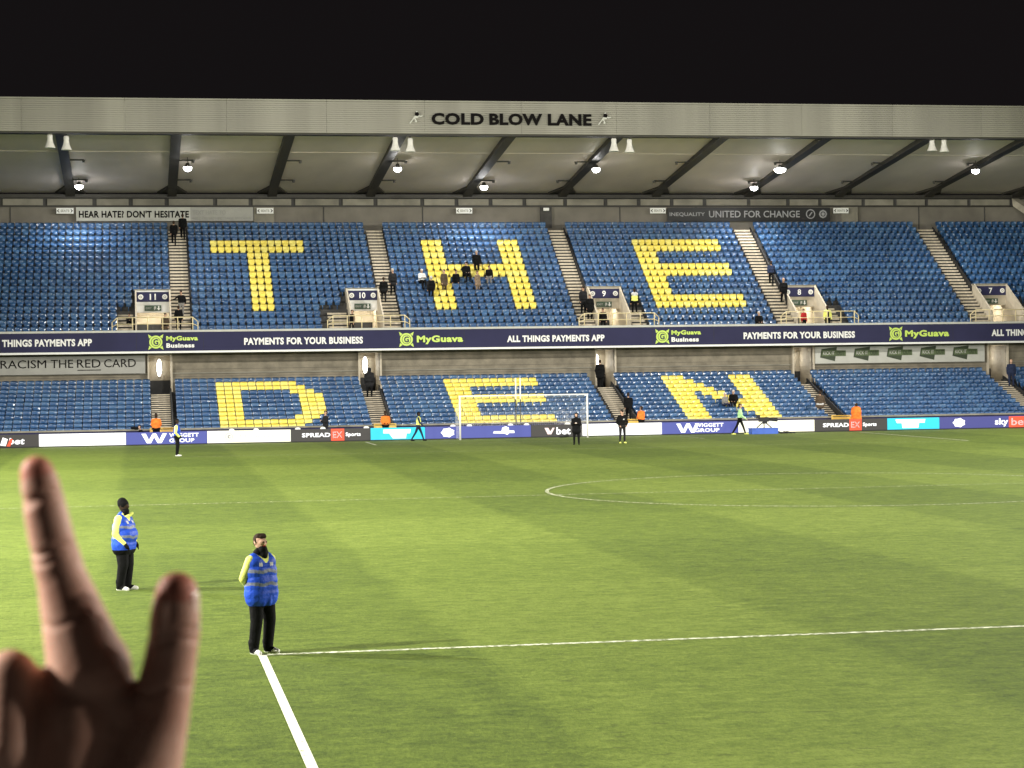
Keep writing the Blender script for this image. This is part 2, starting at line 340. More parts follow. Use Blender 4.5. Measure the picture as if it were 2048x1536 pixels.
# upper vomitories
for a, b, c, d, num in VO:
    w = b - a; v = empty('vomitory', (a, 121 - 118, 6.2), ST)
    sub(MB().box(.06, w - .06, -.02, .14, 1.72, 3.12), 'lintel', M['sign_white'] if num in ('10', '11') else M['cream'], v)
    for x0 in (0., w - .10):
        sub(MB().prism_x([(-3.0, -.1), (3.2, -.1), (3.2, 3.1), (.15, 3.17), (-.02, 3.17), (-3.0, 1.25)], x0, x0 + .10), 'side_wall', M['cream'], v)
    sub(MB().box(.1, w - .1, 2.9, 3.0, 1.05, 2.4), 'end_wall', M['cream'], v); sub(MB().box(.1, w - .1, 2.9, 3.0, -.1, 1.05), 'dark_opening_panel', M['black'], v)  # black panel stands in for the dark stair void
    sub(MB().box(.1, w - .1, .0, 3.0, 2.2, 2.4), 'ceiling', M['cream'], v)
    sub(MB().box(.1, w - .1, -3.9, 3.0, -.3, -.02), 'landing', M['concrete'], v)
    sub(MB().box(-.06, w + .06, -.06, .16, 3.12, 3.20), 'coping', M['wall_strip'], v)
    t = tag(empty('concourse_lamp', (a + w / 2, 122.2, 8.32)), 'bright ceiling lamp panel in the entrance of block ' + {'11': 'eleven at the far left', '10': 'ten right of the letter T', '9': 'nine left of the letter E', '8': 'eight right of the letter E', '7': 'seven at the far right'}[num], 'lamp', 'lamp panels in the upper tier entrances')
    MB().box(-.6, .6, -.55, .55, -.03, .02).build('lamp_panel', M['room_lamp'], t); MB().box(-.66, .66, -.6, .6, .02, .07).build('lamp_tray', M['white'], t)
    s = tag(empty('block_sign', (a + w / 2, 120.95, 0)), 'dark block sign numbered ' + {'11': 'eleven at the far left', '10': 'ten right of the letter T', '9': 'nine left of the letter E', '8': 'eight right of the letter E', '7': 'seven at the far right'}[num], 'sign', 'block number signs')
    hw = w / 2 - .08
    MB().box(-hw, hw, -.03, .02, 8.60, 9.22).build('panel', M['navy'], s)
    text(num, -(.05 + .07 * len(num)), .05 + .07 * len(num), 8.72, 9.10, -.032, M['sign_white'], s, .02, name='number')
    for sx in (-1, 1):
        mb = disc(MB(), sx * (hw - .28), 8.91, .165, -.032, n=18); mb.build('club_badge', M['sign_white'], s)
        k = disc(MB(), sx * (hw - .28), 8.91, .085, -.046, r0=.05, n=14); k.build('badge_ring', M['print_grey'], s)
    e = tag(empty('exit_sign', (a + w / 2, 120.95, 0)), 'green exit sign with white arrow under block number ' + {'11': 'eleven at the far left', '10': 'ten right of the letter T', '9': 'nine left of the letter E', '8': 'eight right of the letter E', '7': 'seven at the far right'}[num], 'sign', 'green exit signs')
    MB().box(-.52, .52, -.03, .02, 8.02, 8.38).build('panel', M['green_sign'], e)
    text('EXIT', -.45, -.08, 8.14, 8.26, -.032, M['banner_grey'], e, .01)
    MB().prism_y([(.08, 8.08), (.12, 8.08), (.14, 8.18), (.2, 8.1), (.2, 8.3), (.1, 8.32), (.06, 8.2)], -.045, -.031).build('running_figure', M['banner_grey'], e)
    MB().prism_y([(.36, 8.06), (.48, 8.19), (.40, 8.18), (.40, 8.34), (.32, 8.34), (.32, 8.18), (.24, 8.19)], -.045, -.031).build('arrow', M['sign_white'], e)

# railings in front of the upper vomitories
for (x0, x1), num in zip(((-23.3, -18.1), (-10.1, -4.95), (5.92, 11.14), (19.3, 24.56), (32.3, 37.6)), ('11', '10', '9', '8', '7')):
    r = tag(empty('guard_rail', ((x0 + x1) / 2, 117.0, 6.70)), 'cream tubular guard rail on the parapet at block ' + {'11': 'eleven at the far left', '10': 'ten right of the letter T', '9': 'nine left of the letter E', '8': 'eight right of the letter E', '7': 'seven at the far right'}[num], 'railing', 'guard rails on the parapet')
    h = (x1 - x0) / 2
    MB().tube((-h + .32, 0, .80), (h - .32, 0, .80), .032).build('top_rail', M['rail'], r, smooth=True)
    MB().tube((-h + .32, 0, .40), (h - .32, 0, .40), .024).build('middle_rail', M['rail'], r, smooth=True)
    for s in (-1, 1):
        mb = MB().tube((s * (h - .32), 0, .80), (s * h, .12, .52), .032); mb.tube((s * h, .12, .52), (s * h, .12, -.02), .032); mb.tube((s * (h - .32), 0, .40), (s * h, .12, .25), .024)
        mb.build('end_rail', M['rail'], r, smooth=True)
    n = 6
    for k in range(n):
        xx = -h + .32 + (2 * h - .64) * k / (n - 1)
        MB().tube((xx, 0, -.02), (xx, 0, .80), .032).build('post', M['rail'], r, smooth=True)

# ---------------------------------------------------------------- roof
def zr(y): return 18.14 - (y - 111.4) * (2.07 / 18.6)
BX = [-26.036 + 6.69 * k for k in range(-2, 11)]
for k in range(len(BX) - 1):
    a, b = max(BX[k], XL - 4), min(BX[k + 1], XR + 4)
    P(MB().add([(a, 111.5, zr(111.5) + .35), (b, 111.5, zr(111.5) + .35), (b, 129.6, zr(129.6) + .12), (a, 129.6, zr(129.6) + .12),
                (a, 111.5, zr(111.5) + 1.9), (b, 111.5, zr(111.5) + 1.9), (b, 129.6, zr(129.6) + .9), (a, 129.6, zr(129.6) + .9)],
               [(0, 3, 2, 1), (4, 5, 6, 7), (0, 1, 5, 4), (1, 2, 6, 5), (2, 3, 7, 6), (3, 0, 4, 7)]), 'roof_panel', M['roof'])
for x in BX:
    P(MB().prism_x([(111.6, zr(111.6)), (127.6, zr(127.6)), (129.25, zr(129.2) - .28), (129.25, zr(129.2) + .2), (111.6, zr(111.6) + .4)], x - .30, x + .30), 'roof_beam', M['steel_dark'])
    P(MB().add([(x - .30, 127.2, zr(127.2) + .02), (x + .30, 127.2, zr(127.2) + .02), (x + 1.0, 129.24, zr(129.2) - .02), (x - 1.0, 129.24, zr(129.2) - .02),
                (x - .30, 127.2, zr(127.2) + .2), (x + .30, 127.2, zr(127.2) + .2), (x + 1.0, 129.24, zr(129.2) + .2), (x - 1.0, 129.24, zr(129.2) + .2)],
               [(0, 3, 2, 1), (4, 5, 6, 7), (0, 1, 5, 4), (1, 2, 6, 5), (2, 3, 7, 6), (3, 0, 4, 7)]), 'haunch', M['steel_dark'])
for y in (117.5, 119.6, 121.7, 123.8, 125.9, 128.):
    for k in range(len(BX) - 1):
        P(MB().box(BX[k] + .30, BX[k + 1] - .30, y - .03, y + .03, zr(y) + .25, zr(y) + .36), 'purlin', M['roof'])
P(MB().box(XL - 3, XR + 3, 129.05, 129.26, 15.86, 16.10), 'eaves_beam', M['steel_dark'])
# ribbed fascia
yz = [(111.56, 18.20)]; nr = 15
for k in range(nr):
    z0 = 18.24 + k * (1.86 / nr); h = 1.86 / nr
    yz += [(111.36, z0), (111.36, z0 + h * .52), (111.44, z0 + h * .56), (111.44, z0 + h * .96)]
yz += [(111.36, 20.12), (111.36, 20.22), (111.56, 20.22)]
FX = [XL - 4] + [XL - 4 + 5.9 * k for k in range(1, 15)] + [XR + 4]
for k in range(len(FX) - 1):
    P(MB().prism_x(yz, FX[k], FX[k + 1] - .012), 'fascia_panel', M['fascia'])
P(MB().box(XL - 4, XR + 4, 111.44, 112.2, 18.13, 18.199), 'soffit_trim', M['steel_dark'])
sg = tag(empty('roof_sign', (0, 111.355, 0)), 'dark lettering COLD BLOW LANE across the roof fascia', 'sign')
for wd, a, b in (('COLD', -4.2, -1.02), ('BLOW', -.68, 2.58), ('LANE', 2.92, 5.63)):
    text(wd, a, b, 18.76, 19.48, 0, M['print_dark'], sg, .045, .04)
lion = [[(-.52, -.40), (-.44, -.42), (-.22, -.12), (-.05, -.02), (.05, .10), (-.05, .2), (-.16, .1), (-.3, -.12)], [(-.12, -.02), (.12, .0), (.22, .12), (.10, .16), (-.05, .1)],
        [(-.06, -.05), (.05, -.28), (.0, -.34), (-.14, -.30), (-.06, -.22), (-.16, -.06)], [(.12, .10), (.30, .06), (.48, .12), (.46, .18), (.28, .15), (.16, .2)],
        [(-.1, .16), (.14, .12), (.2, .26), (.12, .42), (-.04, .44), (-.1, .32)], [(-.04, .40), (.1, .42), (.06, .5), (-.02, .49)]]
for cx, lab in ((-5.12, 'left'), (6.46, 'right')):
    e = tag(empty('lion_emblem', (cx, 111.355, 19.17)), 'small pale leaping lion badge on the roof fascia, %s of the lettering' % lab, 'emblem', 'leaping lion badges')
    for k, pl in enumerate(lion):
        mb = MB(); mb.prism_y([(u_ * .82, w_ * .82) for u_, w_ in pl], -.03 - .008 * k, 0); mb.build('head' if k == 4 else 'crown' if k == 5 else 'lion_body' if k < 2 else 'leg', M['print_dark'] if k == 4 else M['banner_grey'], e)
# lamps, brackets, bells
def lamp(x, y, z, bright, lab):
    t = tag(empty('roof_lamp', (x, y, z)), lab, 'lamp', 'lit lamps under the roof')
    r = .40 if bright else .27
    MB().lathe([(r * .7, .10), (r * .95, .0), (r * .9, -.10), (r * .6, -.20), (0.001, -.25)], n=16).build('lens', M['lamp_bright' if bright else 'lamp'], t, smooth=True)
    MB().lathe([(.001, .30), (.10, .28), (.13, .16), (r + .05, .03), (r, .02)], n=16).build('lamp_hood', M['steel_dark'], t, smooth=True)
    MB().tube((0, 0, .25), (0, 0, zr(y) + .38 - z), .02).build('hanger', M['steel_dark'], t)
    l = bpy.data.lights.new('roof_lamp_light', 'SPOT'); l.energy = 3600 if bright else 1900; l.shadow_soft_size = .16; l.spot_size = math.radians(150); l.spot_blend = .9; l.color = (1, .98, .94)
    o = bpy.data.objects.new('roof_lamp_light', l); COL.objects.link(o); o.parent = t; o.location = (0, 0, -.42)
for x, lab in ((-18.54, 'lit roof lamp in the front row beside the second roof beam from the left'), (-5.34, 'lit roof lamp in the front row left of the centre, by the second bell pair'),
               (7.58, 'lit roof lamp in the front row right of the stand centre'), (33.57, 'lit roof lamp in the front row nearest the right edge of the photo')):
    lamp(x, 119, 16.90, False, lab)
lamp(19.96, 119, 16.92, True, 'brightest roof lamp, glaring in the front row')
for x, lab in ((-25.36, 'lit roof lamp in the back row at the far left of the roof'), (1.22, 'lit roof lamp in the back row near the stand centre'), (19.99, 'lit roof lamp in the back row close behind the brightest one')):
    lamp(x, 125, 16.28, False, lab)
for k, x in enumerate(BX[2:-1]):
    s = 1 if k < 5 else -1
    for y in (119., 125.):
        mb = MB().tube((x + s * .2, y, zr(y) + .06), (x + s * 1.15, y, zr(y) + .06), .05, 6); mb.tube((x + s * 1.15, y, zr(y) + .08), (x + s * 1.15, y, zr(y) - .10), .11, 8, .08)
        P(mb, 'lamp_bracket', M['steel_dark'])
M['bell'] = mat('translucent_bell', (.72, .70, .66), .3, .1, 5)
for k, (x, z) in enumerate(((-26.65, 17.76), (-25.71, 17.64), (-6.32, 17.69), (-5.41, 17.63), (7.18, 17.72), (8.16, 17.65), (27.78, 17.84), (28.58, 17.78))):
    t = tag(empty('bell_lamp', (x, 112.1, z)), 'unlit white bell shaped lamp under the roof edge, %s of the %s pair' % ('left' if k % 2 == 0 else 'right', ('leftmost', 'second', 'third', 'rightmost')[k // 2]), 'lamp', 'white bell lamps under the roof edge')
    MB().lathe([(.001, .40), (.13, .40), (.16, .30), (.15, .12), (.19, -.10), (.29, -.36), (.32, -.42), (.26, -.42), (.001, -.30)], n=18).build('bell_shade', M['bell'], t, smooth=True)
    MB().tube((0, 0, .38), (0, 0, .52), .05).build('bracket', M['steel_dark'], t)

# ---------------------------------------------------------------- banners and signs on the walls
b = tag(empty('wall_banner', (0, 129.02, 0)), 'pale banner reading HEAR HATE? DON\'T HESITATE above the upper tier', 'banner')
MB().box(-25.68, -18.15, 0, .06, 14.30, 15.22).build('cloth', M['banner_grey'], b); MB().box(-18.15, -13.95, 0, .06, 14.30, 15.22).build('cloth', M['banner_grey2'], b)
text("HEAR HATE? DON'T HESITATE", -25.5, -18.25, 14.52, 15.0, -.002, M['print_dark'], b, .035)
text('TEXT HATE TO', -18.0, -15.8, 14.72, 15.02, -.002, M['print_grey'], b, .01); text('0207 740 0503 MESSAGE WITH US', -18.0, -14.1, 14.40, 14.56, -.002, M['print_grey'], b)
b = tag(empty('dark_banner', (0, 129.02, 0)), 'dark banner reading INEQUALITY UNITED FOR CHANGE above the upper tier', 'banner')
MB().box(14.9, 26.8, 0, .06, 14.26, 15.20).build('cloth', M['black'], b)
M['print_pale'] = mat('pale_print', (.34, .34, .36), .6, .05, 2)
text('INEQUALITY', 15.05, 17.6, 14.56, 14.86, -.002, M['print_pale'], b, .012); text('UNITED FOR CHANGE', 17.9, 24.55, 14.50, 14.98, -.002, M['print_pale'], b, .012)
disc(MB(), 25.35, 14.74, .34, 0, r0=.27).build('round_badge', M['print_pale'], b); MB().prism_y([(25.2, 14.6), (25.28, 14.58), (25.5, 14.86), (25.42, 14.9)], -.014, 0).build('badge_figure', M['print_pale'], b)
disc(MB(), 26.27, 14.74, .30, 0, n=8).build('club_badge', M['print_pale'], b); disc(MB(), 26.27, 14.74, .18, -.014, r0=.13, n=12).build('badge_ring', M['print_dark'], b)
for x, lab in ((-26.4, 'left of the pale banner'), (-13.15, 'right of the pale banner'), (.48, 'above the letter H'), (14.2, 'left of the dark banner'), (27.6, 'right of the dark banner')):
    e = tag(empty('seat_sign', (x, 129.0, 14.98)), 'small white two ended arrow sign on the top wall ' + lab, 'sign', 'white arrow signs on the top wall')
    MB().prism_y([(-.56, -.19), (.56, -.19), (.56, .19), (-.56, .19)], -.03, .03).build('panel', M['sign_white'], e)
    for s in (-1, 1): MB().prism_y([(s * .52, 0), (s * .40, -.11), (s * .36, -.11), (s * .44, 0), (s * .36, .11), (s * .40, .11)][::s], -.045, -.031).build('arrow', M['print_dark'], e)
    text('SEATS', -.28, .28, -.08, .08, -.032, M['print_grey'], e, .02)
e = tag(empty('number_plate', (6.24, 129.0, 15.08)), 'tiny white plate on the dark pilaster above the aisle between H and E', 'sign'); MB().box(-.2, .2, -.02, .06, -.1, .1).build('panel', M['sign_white'], e)
b = tag(empty('red_card_banner', (0, 117.55, 0)), 'grey banner reading RACISM THE RED CARD under the parapet', 'banner')
MB().box(-34, sc(-21.34), 0, .05, 4.08, 5.18).build('cloth', M['banner_grey2'], b)
for wd, x0, x1 in (('SHOW', -33.6, -31.2), ('RACISM', -29.95, -27.25), ('THE', -26.98, -25.65), ('RED', -25.42, -24.02), ('CARD', -23.80, -21.9)):
    text(wd, sc(x0), sc(x1), 4.48, 4.98, -.002, M['print_dark'], b, .0)
MB().box(sc(-25.4), sc(-24.0), -.012, -.001, 4.30, 4.35).build('underline', M['print_dark'], b)
b = tag(empty('kick_out_banner', (0, 117.55, 0)), 'pale grey banner of repeated green KICK IT OUT logos under the parapet', 'banner')
MB().box(sc(21.42), sc(33.05), 0, .05, 4.10, 5.22).build('cloth', M['banner_grey'], b)
for k in range(5):
    x0 = sc(21.75) + k * 2.28
    MB().prism_y([(x0 + .1, 5.05), (x0 + 1.15, 5.18), (x0 + 1.0, 4.25), (x0, 4.5)], -.012, -.001).build('logo_wedge', M['green_print2'], b)
    MB().prism_y([(x0 + .12, 4.98), (x0 + 1.75, 4.95), (x0 + 1.75, 4.58), (x0 + .1, 4.58)], -.024, -.013).build('logo_bar', M['green_print'], b)
    text('KICK IT', x0 + .2, x0 + .98, 4.66, 4.9, -.026, M['banner_grey'], b, .01); text('OUT', x0 + 1.12, x0 + 1.68, 4.64, 4.9, -.026, M['green_print2'], b, .02)

# ---------------------------------------------------------------- advertising band on the parapet
ad = tag(empty('advertising_band', (0, 116.5, 0)), 'long navy advertising band with white and lime lettering along the parapet', 'advertising board')
MB().box(XL, XR, 0, .14, 5.42, 6.58).build('panel', M['navy'], ad)
MB().box(XL, XR, -.03, .15, 6.58, 6.71).build('top_trim', M['banner_grey'], ad); MB().box(XL, XR, -.03, .15, 5.30, 5.42).build('bottom_trim', M['sign_white'], ad)
for xs in np.arange(XL + 2, XR, 4.05): MB().box(xs, xs + .02, -.004, .0, 5.43, 6.57).build('panel_joint', M['black'], ad)
def glogo(cx, cz):
    mb = disc(MB(), cx, cz, .40, -.002, r0=.29); mb.build('logo_ring', M['lime'], ad)
    for s in (-1, 1):
        for q in (-1, 1):
            pl = [(cx + s * .24, cz + q * .34), (cx + s * .46, cz + q * .48), (cx + s * .40, cz + q * .22)]
            MB().prism_y(pl if s * q < 0 else pl[::-1], -.012, -.001).build('logo_spike', M['lime'], ad)
    disc(MB(), cx, cz, .26, -.002, n=20).build('logo_disc', M['lime'], ad)
    text('G', cx - .15, cx + .15, cz - .19, cz + .19, -.016, M['navy'], ad, .03)
def t(a, x0, x1, z0, z1, m=None): text(a, x0, x1, z0, z1, -.002, m or M['sign_white'], ad, .045)
t('ALL', -31.0, -30.05, 5.78, 6.22); t('THINGS PAYMENTS APP', -29.83, -24.51, 5.78, 6.22)
glogo(-20.68, 5.98); t('MyGuava', -20.05, -18.13, 5.98, 6.34, M['lime']); t('Business', -20.05, -18.35, 5.62, 5.90)
t('PAYMENTS FOR YOUR BUSINESS', -15.32, -7.98, 5.74, 6.18)
glogo(-5.25, 5.97); t('MyGuava', -4.60, -1.68, 5.66, 6.20, M['lime'])
t('ALL THINGS PAYMENTS APP', 1.13, 7.42, 5.72, 6.14)
glogo(11.20, 5.97); t('MyGuava', 11.80, 13.75, 6.0, 6.36, M['lime']); t('Business', 11.80, 13.6, 5.62, 5.92)
t('PAYMENTS FOR YOUR BUSINESS', 16.58, 24.08, 5.74, 6.18)
glogo(26.87, 5.98); t('MyGuava', 27.5, 30.53, 5.66, 6.20, M['lime'])
t('ALL THINGS PAYMENTS APP', 33.49, 39.9, 5.75, 6.19)

# ---------------------------------------------------------------- pitchside LED boards
BY = 106.5
def led(x0, x1, m, label, fn=None):
    b = tag(empty('led_board', ((x0 + x1) / 2, BY, 0)), label, 'advertising board', 'led boards along the far goal line')
    h = (x1 - x0) / 2; MB().box(-h + .01, h - .01, 0, .12, .06, .74).build('screen', m, b); MB().box(-h + .01, h - .01, .02, .4, -.01, .06).build('base', M['black'], b)
    for s in (-1, 1): MB().prism_x([(.12, .06), (.38, .06), (.12, .6)], s * h * .6 - .03, s * h * .6 + .03).build('stay', M['black'], b)
    if fn: fn(b, (x0 + x1) / 2)
    return b
def bt(body, x0, x1, z0, z1, m, bold=.03, slant=0):
    return lambda b, c: text(body, x0 - c, x1 - c, z0, z1, -.002, m, b, bold, slant=slant)
def multi(*fs):
    def f(b, c):
        for q in fs: q(b, c)
    return f
def shape(poly, m, name='mark', d=0): return lambda b, c: MB().prism_y([(x - c, z) for x, z in poly], -.014 - d, -.001 - d).build(name, m, b)
LW = M['led_white']
def w_logo(x): return multi(shape([(x, .66), (x + .25, .66), (x + .42, .3), (x + .62, .66), (x + .82, .66), (x + 1.0, .3), (x + 1.18, .66), (x + 1.42, .66), (x + 1.12, .12), (x + .9, .12), (x + .71, .46), (x + .53, .12), (x + .3, .12)], LW, 'logo'))
def hexlogo(x, w=.42): return shape([(x + w * math.cos(a) * (1 if k % 2 else .82), .40 + .29 * math.sin(a) * (1 if k % 2 else .82)) for k, a in enumerate([math.pi / 7 * j for j in range(14)])], LW, 'emblem')
def ticks(*xs): return multi(*[bt('M  M', x - .18, x + .18, .40, .47, M['led_mark'], .0) for x in xs])
def spread(x): return multi(bt('SPREAD', x, x + 1.62, .28, .52, LW), shape([(x + 1.66, .06), (x + 2.42, .06), (x + 2.42, .74), (x + 1.66, .74)], M['led_red'], 'red_square'), bt('EX', x + 1.76, x + 2.32, .22, .58, M['led_pink'], .02), bt('Sports', x + 2.5, x + 3.36, .24, .52, LW))
led(-36, -27.29, M['led_dark'], 'dark led board with an orange and white logo at the far left', multi(shape([(-29.4, .16), (-29.1, .12), (-28.98, .5), (-29.25, .6)], LW, 'glyph'), shape([(-29.05, .1), (-28.85, .1), (-28.7, .5), (-28.85, .52)], M['led_red'], 'glyph', .01), bt('bet', -28.95, -28.1, .2, .56, LW, slant=.2)))
led(-27.29, -22.50, LW, 'blank glaring white led board left of the blue one with the big W', ticks(-26.5, -24.95, -23.35))
led(-22.50, -17.98, M['led_blue'], 'blue led board with a big white W and WIGGETT GROUP on the left side', multi(w_logo(-21.65), bt('WIGGETT', -20.1, -18.45, .44, .66, LW), bt('GROUP', -20.1, -18.7, .14, .36, LW)))
led(-17.98, -13.25, M['led_cream'], 'pale led board with faint MyGuava lettering below the letter D', multi(bt('MyGuava', -16.15, -14.2, .26, .52, M['led_palegreen'], .0), lambda b, c: disc(MB(), -16.75 - c, .40, .23, -.002, r0=.17).build('logo_ring', M['led_palegreen'], b), bt('c', -16.84, -16.66, .3, .5, M['led_mark'])))
led(-13.25, -8.68, M['led_dark'], 'dark led board reading SPREADEX Sports left of the goal', spread(-12.62))
led(-8.68, -5.52, M['led_cyan'], 'cyan led board behind the walking steward in the yellow vest', multi(shape([(-7.95, .64), (-6.35, .64), (-6.4, .40), (-7.95, .42)], LW, 'white_block'), shape([(-7.6, .40), (-6.6, .40), (-6.65, .12), (-7.4, .12)], M['led_pink'] if False else LW, 'white_block')))
led(-5.52, .70, M['led_blue'], 'blue led board with two white emblems behind the goal', multi(hexlogo(-4.2), shape([(-1.55, .3), (-1.5, .42), (-1.05, .42), (-1.0, .62), (-.8, .70), (-.62, .62), (-.6, .45), (-.3, .44), (-.28, .3), (-.6, .3), (-.7, .2), (-.9, .28)], LW, 'emblem')))
led(.70, 3.77, M['led_dark'], 'short dark led board with an orange and white logo at the right goalpost', multi(shape([(1.5, .56), (1.72, .56), (1.84, .34), (1.98, .56), (2.1, .56), (1.9, .18), (1.68, .18)], M['led_pink'], 'glyph'), bt('bet', 2.2, 3.05, .16, .58, LW)))
led(3.77, 8.55, LW, 'blank glaring white led board right of the goal', ticks(4.6, 7.7))
led(8.55, 13.22, M['led_blue'], 'blue led board with a big white W and WIGGETT GROUP right of the goal', multi(w_logo(9.42), bt('WIGGETT', 10.55, 12.3, .44, .66, LW), bt('GROUP', 10.55, 12.05, .14, .36, LW)))
led(13.22, 17.93, M['led_cream'], 'plain cream led board behind the television camera')
led(17.93, 22.50, M['led_dark'], 'dark led board reading SPREADEX Sports at the large orange steward', spread(18.45))
led(22.50, 25.80, M['led_cyan'], 'cyan led board right of the orange steward', multi(shape([(23.0, .66), (24.9, .66), (24.85, .44), (23.1, .44)], LW, 'white_block'), shape([(23.4, .44), (24.5, .44), (24.45, .14), (23.45, .14)], LW, 'white_block')))
led(25.80, 34.0, M['led_navy'], 'blue led board with a white emblem and sky bet logo at the far right', multi(hexlogo(27.05), bt('sky', 29.35, 30.2, .12, .62, LW), shape([(30.25, .06), (31.75, .06), (31.75, .72), (30.25, .72)], M['led_red'], 'red_square'), bt('bet', 30.4, 31.5, .18, .62, M['led_pink'], .02)))
led(34.0, 40.0, LW, 'white led board beyond the right edge of the photo')
for k, x in enumerate((-16.59, -15.21, -12.84, -11.41, -8.91, -3.88, -2.91, -.49, .46, 2.9)):
    mb = MB(); mb.prism_y([(-.15, 0), (.15, 0), (.13, .07), (.06, .11), (-.06, .11), (-.13, .07)], -.12, .12)
    tag(mb.build('board_light', M['sign_white'], None, (x, 106.65, .741)), 'small white domed fitting on the led boards, ' + ('left end of the pale one', 'middle of the pale one', 'at the left end of the SPREADEX board', 'beside the dark grey standing person', 'left of the left cyan board', 'inside the left goalpost', 'second from the left goalpost', 'in the goal centre', 'just right of the goal centre', 'at the right goalpost')[k], 'fitting', 'white fittings on the led boards')
# small yellow gates at the foot of the lower aisles
M['yellow_steel'] = mat('yellow_steel', (.75, .48, .10), .4, .1, 4)
for (a, b), lab in zip(LA, ('at the leftmost aisle', 'left of the goal', 'right of the goal', 'by the large orange steward', 'at the far right aisle')):
    g = tag(empty('aisle_gate', ((a + b) / 2, 107.9, 0)), 'low yellow steel gate ' + lab, 'gate', 'yellow gates at the aisle feet'); h = (b - a) / 2 + .1
    MB().tube((-h, 0, .92), (h, 0, .92), .035).build('top_rail', M['yellow_steel'], g); MB().box(-h, h, -.01, .02, .3, .84).build('infill_panel', M['yellow_steel'], g)
    for s in (-1, 1): MB().tube((s * h, 0, -.01), (s * h, 0, .95), .035).build('post', M['yellow_steel'], g)

# ---------------------------------------------------------------- goal
g = tag(empty('goal', (0, GY, 0)), 'white goal with its net standing at the far end of the pitch', 'goal')
for s in (-1, 1): MB().tube((s * 3.72, 0, -.01), (s * 3.72, 0, 2.5), .05, 12).build('goalpost', M['white'], g, smooth=True)
MB().tube((-3.78, 0, 2.5), (3.78, 0, 2.5), .045, 12).build('crossbar', M['white'], g, smooth=True)
nb = MB(); r_ = .0028
def cord(a, b): nb.tube(a, b, r_, 3)
D = 1.9
def topz(x): return 2.46
for k in range(0, 63):
    x = -3.7 + 7.4 * k / 62; sag = .12 * math.sin(k * .5)
    cord((x, 0, 2.45), (x, D * .55, 2.32)); cord((x, D * .55, 2.32), (x, D, 1.6 + .05 * sag)); cord((x, D, 1.6 + .05 * sag), (x, D + .05, 0.02))
for z, y in [(2.4, D * .2), (2.37, D * .35), (2.32, D * .55), (2.1, D * .7), (1.9, D * .82), (1.7, D * .93)] + [(1.6 - .12 * k, D + .003 * k) for k in range(14)]:
    cord((-3.7, y, z), (3.7, y, z))
for s in (-1, 1):
    for k in range(12): cord((s * 3.7, D * k / 12, .02), (s * 3.7, D * k / 12, 2.4 - .06 * k))
    for k in range(15): cord((s * 3.7, 0, .1 + .15 * k), (s * 3.7, D, .1 + .10 * k))
for k in range(260):                                       # bunched, slack netting at the right and the left centre
    cx = 3.0 + rng.normal() * .38 if k % 3 else -1.2 + rng.normal() * 1.1; z = .5 + abs(rng.normal()) * .55 if k % 3 else .95 + rng.normal() * .16
    y = D * .9; cord((cx, y, min(z, 1.9)), (cx + rng.normal() * .22, y + .05, min(z, 1.9) + rng.normal() * .14))
nb.build('net', M['net'], g)['kind'] = 'stuff'
for k, x in enumerate((-.05, .22)):
    p = tag(empty('net_pole', (x, 107.2, 0)), 'thin net support pole behind the goal, white above and black below, %s of the two' % ('left', 'right')[k], 'pole', 'net poles behind the goal')
    MB().tube((0, 0, -.01), (0, 0, 2.25), .035).build('lower_tube', M['black'], p); MB().tube((0, 0, 2.25), (0, 0, 3.5), .04).build('upper_tube', M['white'], p)

# ---------------------------------------------------------------- seats
def seat_mesh(W):
    mb = MB(); hw = W / 2 - .022
    prof = [(.05, .50), (.045, .57), (.07, .68), (.085, .78), (.06, .82), (.01, .812)]     # y, z going up the back and over its lip
    nx = 5
    for side, off in ((0, 0.), (1, .022)):
        vs = []
        for j, (y, z) in enumerate(prof):
            wj = hw * (1 if j not in (0, 5) else .93)
            for i in range(nx):
                u = -1 + 2 * i / (nx - 1); e = (.035 if abs(u) == 1 else 0) if j in (3, 4, 5) else 0
                vs.append((u * wj, y + off - .055 * u * u, z - e * .8))
        fs = []
        for j in range(len(prof) - 1):
            for i in range(nx - 1):
                q = (j * nx + i, j * nx + i + 1, (j + 1) * nx + i + 1, (j + 1) * nx + i); fs.append(q if side == 0 else q[::-1])
        mb.add(vs, fs)
    # tipped-up pan, narrower than the back
    pw, qw = hw * .76, hw * .68
    fr = [(-.065, .30), (-.115, .40), (-.130, .50), (-.11, .585), (-.05, .615)]
    vs = [(u * (qw + (pw - qw) * j / 4), y + .035 * u * u, z) for j, (y, z) in enumerate(fr) for u in (-1, -.5, .5, 1)]
    mb.add(vs, [(j * 4 + i, j * 4 + i + 1, (j + 1) * 4 + i + 1, (j + 1) * 4 + i) for j in range(4) for i in range(3)])
    mb.box(-pw * .85, pw * .85, -.05, -.035, .33, .59)
    mb.box(-.03, .03, -.02, .08, .0, .42)
    return mb
